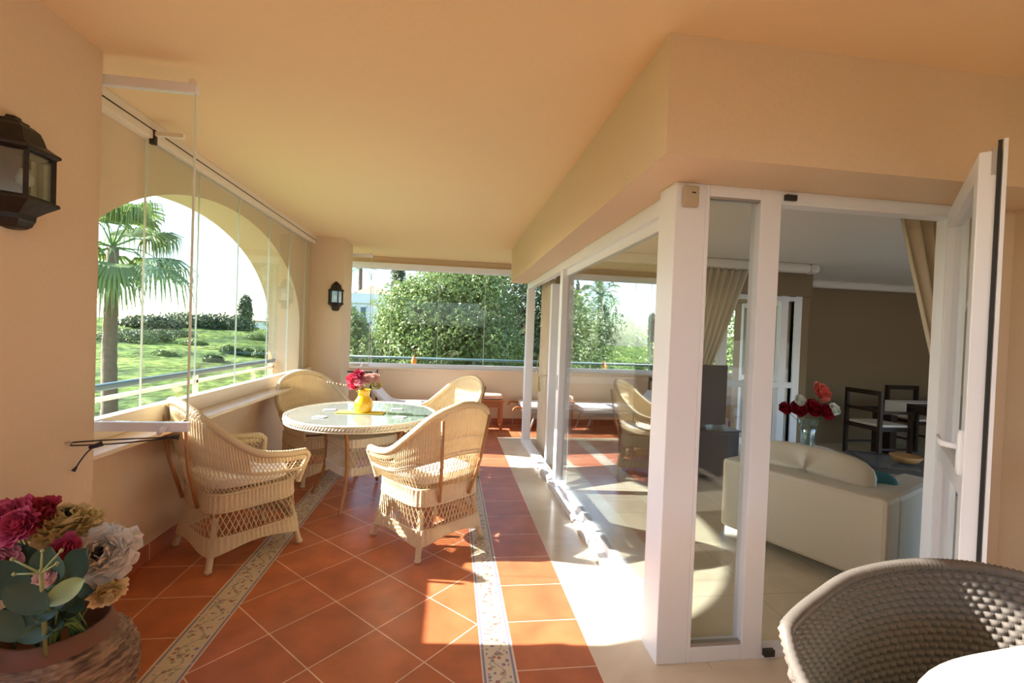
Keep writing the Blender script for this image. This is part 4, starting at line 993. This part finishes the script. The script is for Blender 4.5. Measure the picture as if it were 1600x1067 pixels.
# curtains
def curtain(name, label, P0, P1, z0, z1, tie_z=None, tie_s=0.3, gather=0.5, folds=9, depth=0.03, tassel=False, sweep=0.0, nb=None):
    """cloth hanging between two floor points; gathered towards P0 side at tie_z"""
    P0, P1 = Vector((*P0, 0)), Vector((*P1, 0)); d_ = P1-P0; nn = Vector((-d_.y, d_.x, 0)).normalized()
    t = thing(name, label, 'curtain', (P0.x, P0.y, 0))
    def f(a, b):
        z = z0+(z1-z0)*b
        if tie_z is None: k = 1; s0 = 0
        else:
            if z > tie_z: q = (z-tie_z)/(z1-tie_z); q = q**0.85
            else: q = min(1, (tie_z-z)/(tie_z-z0))*0.35
            k = gather+(1-gather)*q
        pos = a*k+sweep*(1-k)
        dd = depth*(0.5+0.5*k)
        p = P0+d_*pos+nn*dd*math.sin(a*folds*2*PI+0.6*math.sin(b*3))
        return Vector((p.x-P0.x, p.y-P0.y, z))
    MB().grid(f, folds*10, 28).build('cloth', M['curtain'], t, smooth=True, solid=0.003)
    if tie_z is not None:
        c = d_*(sweep*(1-gather)+gather*0.5); w_ = d_.length*gather*0.5
        e = d_.normalized()
        MB().tube(catmull([c-e*w_+Vector((0, 0, 0.22))-nn*0.02, c-e*w_*0.5-nn*0.06+Vector((0, 0, 0.06)), c+e*w_*0.6-nn*0.06, c+e*w_+Vector((0, 0, 0.03)), c+nn*0.05, c-e*w_+nn*0.03+Vector((0, 0, 0.2))] if False else
                [c-e*w_*1.1+Vector((0, 0, 0.25)), c-e*w_*0.6-nn*0.06+Vector((0, 0, 0.08)), c+e*w_*0.4-nn*0.07, c+e*w_*1.05+Vector((0, 0, 0.02)), c+e*w_*0.4+nn*0.06, c-e*w_*0.6+nn*0.05+Vector((0, 0, 0.1))], 5, True)+[], 0.007, 6, closed=True).build('tieback', M['tassel'], t, smooth=True)
        if tassel:
            q = c+e*w_*0.3-nn*0.075+Vector((0, 0, tie_z)); 
            MB().lathe([(0.004, 0.0), (0.014, -0.02), (0.02, -0.04), (0.012, -0.06), (0.018, -0.08), (0.03, -0.20), (0.001, -0.2)][::-1], 14, c=tuple(q)).build('tassel', M['tassel'], t, smooth=True)
        for ch in t_children(t):
            if ch.name.startswith('tieback'): ch.location.z = tie_z
    return t
def t_children(t): return [o for o in bpy.data.objects if o.parent == t]
curtain('curtain', 'cream curtain tied with a gold tassel just inside the side glazing at the far corner', (1.18, 5.92), (1.18, 5.22), 0.03, 2.12, tie_z=0.95, gather=0.62, sweep=0.0, folds=7, tassel=True)
curtain('curtain', 'cream curtain swept aside above the television, behind the narrow pane', (2.60, 4.92), (3.42, 4.92), 0.03, 2.32, tie_z=0.95, gather=0.35, folds=9)
curtain('curtain', 'pale sheer curtain with a tieback by the corner window next to the ochre wall', (4.34, 6.05), (4.34, 5.62), 0.03, 2.31, tie_z=0.95, gather=0.6, sweep=0.0, folds=6)
curtain('curtain', 'pale curtain hanging at the camera side of the corner window', (4.33, 5.05), (4.33, 5.30), 0.03, 2.05, folds=5, depth=0.02)
curtain('curtain', 'cream curtain swept to the right behind the open door frame', (3.05, 2.16), (2.38, 2.16), 0.03, 2.16, tie_z=1.05, gather=0.45, sweep=0.0, folds=8)

# ------------------------------------------------------------------ outside: ground, hill, planting, house
def hz(x, y):
    d_ = math.hypot(x, y-2); b = 1/(1+math.exp(-(d_-30)/9))
    az = math.atan2(x, y)
    left = 1/(1+math.exp((az+0.25)/0.06))
    z = -1.6+2.95*b*left+0.6*b*(1-left)
    z += 0.25*math.sin(x*0.21+1)*math.cos(y*0.17)*b+0.07*math.sin(x*1.3)*math.sin(y*1.1+2)*min(1, d_/12)+b*0.16*(math.sin(x*0.83+y*0.31)*math.sin(y*0.62-x*0.2)+0.6*math.sin(x*2.1+1)*math.sin(y*1.7))
    if d_ < 11: z = min(z, -1.3)
    return z
m = MB(); nx, ny = 300, 280
m.grid(lambda a, b: Vector((-110+a*190, -30+b*170, hz(-110+a*190, -30+b*170))), nx, ny)
def grassmat():
    m_, N, L, P = newmat('hillside_grass'); tc = N.new('ShaderNodeTexCoord')
    n1 = N.new('ShaderNodeTexNoise'); n1.inputs['Scale'].default_value = 0.28; n1.inputs['Detail'].default_value = 10; n1.inputs['Roughness'].default_value = 0.65
    n2 = N.new('ShaderNodeTexNoise'); n2.inputs['Scale'].default_value = 2.2; n2.inputs['Detail'].default_value = 8
    L.new(tc.outputs['Object'], n1.inputs[0]); L.new(tc.outputs['Object'], n2.inputs[0])
    cr = N.new('ShaderNodeValToRGB'); E_ = cr.color_ramp.elements; E_[0].position = .34; E_[0].color = (0.055, 0.09, 0.035, 1); E_[1].position = .62; E_[1].color = (0.18, 0.235, 0.055, 1)
    e = cr.color_ramp.elements.new(0.47); e.color = (0.105, 0.16, 0.035, 1); e = cr.color_ramp.elements.new(0.75); e.color = (0.24, 0.215, 0.13, 1)
    L.new(n1.outputs['Fac'], cr.inputs[0]); hs = N.new('ShaderNodeHueSaturation'); mr = N.new('ShaderNodeMapRange'); mr.inputs[1].default_value = .3; mr.inputs[2].default_value = .7; mr.inputs[3].default_value = .35; mr.inputs[4].default_value = 1.6
    L.new(n2.outputs['Fac'], mr.inputs[0]); L.new(mr.outputs[0], hs.inputs['Value']); L.new(cr.outputs[0], hs.inputs['Color']); L.new(hs.outputs[0], P.inputs['Base Color'])
    b = N.new('ShaderNodeBump'); b.inputs['Strength'].default_value = 0.7; b.inputs['Distance'].default_value = 0.3; L.new(n2.outputs['Fac'], b.inputs['Height']); L.new(b.outputs[0], P.inputs['Normal'])
    P.inputs['Roughness'].default_value = 0.95; P.inputs['Specular IOR Level'].default_value = 0.1; return m_
struct(m.build('hillside', grassmat(), smooth=True))

def foliage(name, mat, parent, blobs, n, size, seed=0, aspect=0.55, shell=0.35):
    """leaves scattered through the outer part of ellipsoid blobs; each leaf a small folded quad"""
    g = np.random.default_rng(seed); vols = np.array([b[3]*b[4]*b[5] for b in blobs])**0.67; vols /= vols.sum()
    V = []; F = []; tot = 0
    for b, fr_ in zip(blobs, vols):
        k = int(n*fr_); d_ = g.normal(size=(k, 3)); d_ /= np.linalg.norm(d_, axis=1)[:, None]
        r_ = 1-shell*g.random(k)**1.5; bump = 1+0.22*np.sin(d_[:, 0]*9+b[0])*np.sin(d_[:, 1]*8+b[1])*np.cos(d_[:, 2]*9)+0.12*np.sin(d_[:, 0]*21)*np.sin(d_[:, 2]*19+b[2])
        c = d_*(r_*bump)[:, None]*np.array(b[3:6])+np.array(b[0:3])
        nrm = d_+g.normal(size=(k, 3))*0.7; nrm /= np.linalg.norm(nrm, axis=1)[:, None]
        t_ = np.cross(nrm, g.normal(size=(k, 3))); t_ /= np.linalg.norm(t_, axis=1)[:, None]; s_ = np.cross(nrm, t_)
        L_ = size*(0.6+0.8*g.random(k))[:, None]
        p0 = c-t_*L_/2; p1 = c+s_*L_*aspect/2; p2 = c+t_*L_/2; p3 = c-s_*L_*aspect/2
        V.append(np.stack([p0, p1, p2, p3], 1).reshape(-1, 3)); F.append((np.arange(k*4).reshape(-1, 4)+tot)); tot += k*4
    V = np.concatenate(V); F = np.concatenate(F)
    me = bpy.data.meshes.new(name); me.vertices.add(len(V)); me.vertices.foreach_set('co', V.astype(np.float32).ravel())
    me.loops.add(len(F)*4); me.loops.foreach_set('vertex_index', F.astype(np.int32).ravel())
    me.polygons.add(len(F)); me.polygons.foreach_set('loop_start', np.arange(0, len(F)*4, 4, dtype=np.int32)); me.polygons.foreach_set('loop_total', np.full(len(F), 4, dtype=np.int32))
    me.update(calc_edges=True); me.materials.append(mat); o = bpy.data.objects.new(name, me); C.objects.link(o); o.parent = parent; return o
def tree(name, label, cat, x, y, blobs, mat, n, size, trunk_r=0.12, z0=None, group=None, seed=0, bark='bark', shell=0.35):
    z0 = hz(x, y) if z0 is None else z0
    t = thing(name, label, cat, (x, y, z0), group=group)
    B = [(bx-x, by-y, bz-z0, a, b, c) for bx, by, bz, a, b, c in blobs]
    foliage('foliage', mat, t, B, n, size, seed, shell=shell)
    m = MB(); top = max(B, key=lambda q: q[2]); tc_ = (top[0]*0.6, top[1]*0.6, top[2])
    m.tube(catmull([(0, 0, -0.1), (0.08, 0.03, tc_[2]*0.35), tc_], 5), [trunk_r*(1-0.06*i) for i in range(11)], 8)
    for b in B[:4]: m.tube([(0.05, 0, tc_[2]*0.3), (b[0]*0.8, b[1]*0.8, b[2])], [trunk_r*0.5, trunk_r*0.2], 6)
    m.build('trunk', M[bark], t, smooth=True); return t
TG = 'trees and shrubs beyond the far window'
def blobs_px(L, k=1.0):
    """ellipsoids from (px, py, distance, radius in metres, flatten)"""
    out = []
    for px, py, Y, r_, fz in L:
        c = at(px, py, Y); out.append((c.x, c.y, c.z, r_, r_*0.9, r_*fz))
    return out
tree('leafy_tree', 'big sunlit leafy tree filling the middle of the far window', 'tree', -1.2, 13.0,
     blobs_px([(650, 500, 13.0, 1.15, 1.0), (625, 530, 12.7, 0.72, 1.1), (612, 565, 12.5, 0.65, 1.0), (690, 462, 13.2, 1.0, 0.85), (745, 490, 13.4, 1.15, 1.2), (770, 550, 12.8, 1.0, 0.9), (735, 445, 13.6, 0.75, 0.8), (655, 560, 12.4, 1.1, 0.8), (712, 530, 12.6, 0.9, 1.0), (640, 465, 13.1, 0.55, 0.9)]), M['leaf_l'], 60000, 0.085, seed=1, group=TG)
tree('dark_tree', 'tall dark evergreen tree at the right of the far window', 'tree', 2.6, 14.5,
     blobs_px([(810, 470, 15.8, 1.6, 1.3), (745, 435, 16.2, 1.2, 0.8), (850, 480, 15.6, 1.5, 1.5), (820, 555, 15.2, 1.5, 0.9), (900, 500, 15.5, 1.5, 1.3), (695, 425, 16.4, 0.8, 0.6)]), M['leaf_d'], 60000, 0.09, 0.22, seed=2, group=TG)
tree('leafy_tree', 'leafy tree seen through the living room windows', 'tree', 10.6, 14.5,
     [(9.6, 14.5, 1.8, 1.5, 1.3, 2.0), (11.4, 14.2, 1.6, 1.7, 1.4, 2.2), (10.4, 13.8, 0.2, 1.6, 1.2, 1.2), (12.9, 14.5, 1.0, 1.5, 1.4, 1.9), (9.0, 14.0, 0.4, 1.2, 1.2, 1.3)], M['leaf_l'], 40000, 0.10, seed=3, group=TG)
tree('garden_shrub', 'light green shrub in front of the white house at the left of the far window', 'shrub', -4.1, 16.5,
     blobs_px([(548, 535, 16.5, 0.8, 1.2), (572, 552, 16.2, 0.75, 0.9), (530, 520, 16.8, 0.9, 1.2)]), M['leaf_l'], 16000, 0.09, 0.06, seed=5, group=TG)
tree('garden_shrub', 'low dense shrubs along the outer railing of the far window', 'shrub', 0.4, 10.2,
     [(-1.6, 10.2, -0.35, 0.9, 0.5, 0.75), (-0.3, 10.3, -0.35, 0.9, 0.5, 0.7), (1.0, 10.2, -0.3, 0.9, 0.5, 0.75), (2.4, 10.4, -0.3, 0.9, 0.5, 0.7)], M['leaf'], 22000, 0.06, 0.04, seed=6, group=TG)
tree('cypress', 'slim dark cypress rising above the leafy tree, right of the white house', 'tree', -3.0, 22.5,
     [(at(622, 440, 22.5).x, 22.5, 2.6, 0.34, 0.34, 3.6)], M['leaf_d'], 9000, 0.10, 0.1, seed=7, group=TG)
tree('cypress', 'thin dark cypress at the left edge of the far window above the white house', 'tree', -9.2, 40.5,
     [(at(539, 440, 40.5).x, 40.5, 3.6, 0.24, 0.24, 3.2)], M['leaf_d'], 2500, 0.16, 0.08, seed=8, group=TG)
# reflected side: trees hidden behind the far pillar, seen mirrored in the side glazing
RG = 'trees on the slope behind the far pillar'
def palm(name, label, x, y, ztop, crown, nf, fan, mat='palm_leaf', tr=0.16, seed=0, group=None, droop=0.5):
    z0 = hz(x, y); t = thing(name, label, 'palm tree', (x, y, z0), group=group); rs = random.Random(seed); h_ = ztop-z0
    m = MB(); pts = [Vector((0.02*math.sin(i*0.4), 0.02*math.cos(i*.5), h_*i/24)) for i in range(25)]
    m.tube(pts, [tr*(1.25-0.4*i/24)+(0.012 if i % 2 else 0) for i in range(25)], 12); m.build('trunk', M['bark'], t, smooth=True)
    T = Vector((0, 0, h_)); green = MB(); dry = MB(); st = MB()
    for i in range(nf):
        a = i*2.39996+rs.uniform(-.2, .2); el = rs.uniform(-0.55, 1.25) if i > nf*0.3 else rs.uniform(0.3, 1.3)
        d_ = Vector((math.cos(a)*math.cos(el), math.sin(a)*math.cos(el), math.sin(el)))
        R = crown*rs.uniform(.75, 1.05); mm = dry if (el < -0.35 and rs.random() < .45) else green
        if fan:      # fan leaf: petiole then radiating drooping strips
            e0 = T+d_*R*0.48+Vector((0, 0, -0.10*R)); st.tube([T, T+d_*R*0.28, e0], [0.03*tr/.16, 0.02*tr/.16, 0.012*tr/.16], 4)
            side = d_.cross(Vector((0, 0, 1)))
            side = side.normalized() if side.length > 1e-3 else Vector((1, 0, 0)); upv = side.cross(d_)
            for k in range(-13, 14):
                w_ = k/13*1.5; v = (d_*math.cos(w_)+side*math.sin(w_)).normalized(); L_ = R*0.55*(1-0.25*abs(k/13))*rs.uniform(.9, 1.08)
                P_ = [e0, e0+v*L_*0.45+upv*0.02, e0+v*L_*0.8-Vector((0, 0, L_*0.18*droop*2)), e0+v*L_*0.95-Vector((0, 0, L_*0.62*droop*2))]
                W_ = [0.006, 0.021*R, 0.013*R, 0.002]; sv = v.cross(upv).normalized()
                Vv = []
                for p, ww in zip(P_, W_): Vv += [p-sv*ww, p+upv*ww*0.35, p+sv*ww]
                mm.add(Vv, [(q*3+c, q*3+c+1, q*3+c+4, q*3+c+3) for q in range(3) for c in range(2)])
        else:        # feather leaf
            P_ = catmull([T, T+d_*R*0.5+Vector((0, 0, .05*R)), T+d_*R*0.85-Vector((0, 0, R*0.12)), T+d_*R-Vector((0, 0, R*0.38))], 4)
            st.tube(P_, 0.02, 4)
            for j in range(2, len(P_)):
                tg = (P_[j]-P_[j-1]).normalized(); sd2 = tg.cross(Vector((0, 0, 1)))
                if sd2.length < 1e-3: continue
                sd2.normalize()
                for s_ in (-1, 1):
                    for h2 in (0, .5):
                        b0 = P_[j-1].lerp(P_[j], h2); e_ = b0+sd2*s_*R*0.22+tg*R*0.12-Vector((0, 0, R*0.06)); mm.add([b0-tg*0.03*R/2, b0+tg*0.03*R/2, e_], [(0, 1, 2)])
    green.build('fronds', M[mat], t)
    if dry.v: dry.build('dry_fronds', M['palm_dry'], t)
    st.build('frond_stalks', M['green'], t)
    return t
palm('fan_palm', 'tall fan palm with drooping fronds outside the left arch', -8.85, 13.2, 3.35, 2.3, 20, True, seed=5, tr=0.14, droop=0.7)
palm('date_palm', 'palm tree far away, its crown seen above the tiled roof of the white house', -8.6, 44.0, 7.2, 2.2, 22, False, seed=6, tr=0.2, group=RG)
palm('date_palm', 'distant palm mirrored in the side glazing of the living room', -11.2, 40.0, 5.3, 2.4, 26, False, seed=8, tr=0.25, group=RG)
palm('date_palm', 'smaller distant palm mirrored at the right of the larger one in the side glazing', -14.6, 45.0, 5.0, 1.3, 20, False, seed=9, tr=0.14, group=RG)
for i, (x, y, zt, r_, lab) in enumerate([(-12.6, 42.5, 4.2, 0.5, 'slim distant cypress mirrored between the palms in the side glazing'), (-16.2, 47.0, 3.6, 0.9, 'broad distant cypress mirrored near the corner post in the side glazing'),
        (-23.6, 56.0, 4.3, 0.75, 'dark twin cypress on the hill skyline seen through the left arch')]):
    tree('cypress', lab, 'tree', x, y, [(x, y, (zt+hz(x, y))/2+0.2, r_, r_, (zt-hz(x, y))/2+0.4)], M['leaf_d'], 3000, 0.25, 0.1, seed=10+i, group='distant cypresses')
for i, (x, y, rx, rz_, mt, lab) in enumerate([(-6.35, 21.5, 1.35, 2.1, 'leaf_l', 'green shrub behind the far pillar, mirrored low in the side glazing'), (-8.1, 27.5, 1.35, 2.1, 'leaf', 'rounded green shrub mirrored below the palms in the side glazing'),
        (-10.0, 32.5, 1.4, 2.0, 'leaf_l', 'light green shrub mirrored under the cypress in the side glazing'), (-12.7, 37.5, 1.5, 1.9, 'leaf', 'wide shrub mirrored beside the corner post in the side glazing')]):
    tree('slope_shrub', lab, 'shrub', x, y, [(x, y, hz(x, y)+rz_*0.7, rx, rx*0.8, rz_), (x+rx*0.8, y+0.5, hz(x, y)+rz_*0.4, rx*0.8, rx*0.7, rz_*0.8)], M[mt], 7000, 0.20, 0.05, seed=20+i, group=RG)
# shrubs on the hill seen through the arch: photo position of the foot, radius, height
def ground_hit(px, py):
    d_ = fwd+right_roll(px, py); k = 8.0
    while k < 140:
        p = Vector((0, 0, H))+d_*k
        if p.z <= hz(p.x, p.y): return p
        k += 0.25
    return p
for i, (px, py, rr, hh, mt, lab) in enumerate([
        (408, 560, 0.5, 0.42, 'leaf', 'green bush on the slope nearest to the right jamb of the left arch'), (384, 556, 0.5, 0.38, 'leaf', 'green bush on the slope, second from the right jamb of the left arch'),
        (356, 552, 0.45, 0.35, 'leaf', 'green bush on the slope, third from the right jamb of the left arch'), (262, 524, 1.5, 0.35, 'leaf_d', 'dark hedge clump at mid height of the slope below the skyline'),
        (226, 528, 1.5, 0.4, 'leaf_d', 'dark hedge clump on the slope just right of the palm trunk'), (192, 534, 1.5, 0.6, 'leaf_d', 'dark bush behind the palm trunk'),
        (288, 510, 2.6, 0.9, 'leaf_d', 'dark treetop on the skyline at the left of the pair of round ones'), (340, 512, 2.8, 1.0, 'leaf_d', 'rounded dark treetop on the skyline left of the cypress'),
        (412, 514, 1.5, 0.8, 'leaf_d', 'small dark treetop on the skyline right of the cypress'), (232, 512, 1.8, 0.7, 'leaf_d', 'dark treetop on the skyline just right of the palm fronds'),
        (330, 566, 0.4, 0.3, 'leaf', 'low weedy bush on the slope behind the railing, left of the three green bushes'), (300, 540, 0.7, 0.3, 'leaf_l', 'pale green bush at mid slope under the gap between the skyline treetops'),
        (252, 556, 0.5, 0.22, 'leaf_l', 'small pale green bush alone in the middle of the grass'), (400, 530, 0.9, 0.4, 'leaf_l', 'pale green bush high on the slope below the cypress')]):
    c = ground_hit(px, py)
    tree('hill_bush', lab, 'shrub', c.x, c.y, [(c.x, c.y, c.z+hh*0.35, rr, rr*.6, hh), (c.x-rr*.6, c.y+.2, c.z+hh*.2, rr*.6, rr*.5, hh*.7), (c.x+rr*.6, c.y+.2, c.z+hh*.25, rr*.6, rr*.5, hh*.8)], M[mt], 4500, 0.09+0.15*(rr > 1.5), 0.05, z0=c.z, seed=40+i, group='bushes on the green hillside')
# white house beyond the far window
hs_ = thing('white_house', 'white house with a tiled roof and two narrow windows beyond the leafy tree', 'building', (-7.2, 30, hz(-7, 30)))
zb = hz(-7, 30)
MB().box(-0.3, 3.30, 0, 6, -1, 3.10-zb).build('wall', M['housewhite'], hs_)
MB().box(-0.4, 3.45, -0.12, 6.1, 3.10-zb, 3.72-zb).build('parapet', M['housewhite'], hs_)
for x, wz in ((0.75, 0.5), (1.42, 0.5), (2.5, 0.4)):
    wv = MB().box(x, x+0.34, -0.03, 0.02, 2.85-zb-wz*2.2, 2.85-zb).build('window', M['winglass'], hs_)
    MB().box(x-0.04, x, -0.05, 0.0, 2.85-zb-wz*2.2, 2.9-zb).box(x+0.34, x+0.38, -0.05, 0.0, 2.85-zb-wz*2.2, 2.9-zb).box(x-0.04, x+0.38, -0.05, 0.0, 2.85-zb, 2.9-zb).build('frame', M['housewhite'], wv)
m = MB(); a_, b_ = (0.9, 1.0, 3.72-zb), (3.1, 1.0, 3.72-zb)
m.add([(0.6, 0.8, 3.72-zb), (3.3, 0.8, 3.72-zb), (3.3, 3.4, 3.72-zb), (0.6, 3.4, 3.72-zb), (1.7, 2.1, 4.45-zb), (2.2, 2.1, 4.45-zb)], [(0, 1, 5, 4), (1, 2, 5), (2, 3, 4, 5), (3, 0, 4), (3, 2, 1, 0)])
m.build('tiled_roof', M['rooftile'], hs_)
MB().box(-0.1, 0.15, 1, 1.25, 3.72-zb, 4.3-zb).build('chimney', M['housewhite'], hs_)
# pale far building on the skyline
fb2 = thing('distant_villa', 'low pale villa on the hill skyline right of the cypress', 'building', (-23.4, 62, hz(-23.4, 62)))
MB().box(-2.5, 2.0, 0, 3, 0, 1.0).build('wall', M['housewhite'], fb2); MB().box(-2.6, 2.1, -0.1, 3.1, 1.0, 1.12).build('roof', M['rooftile'], fb2)
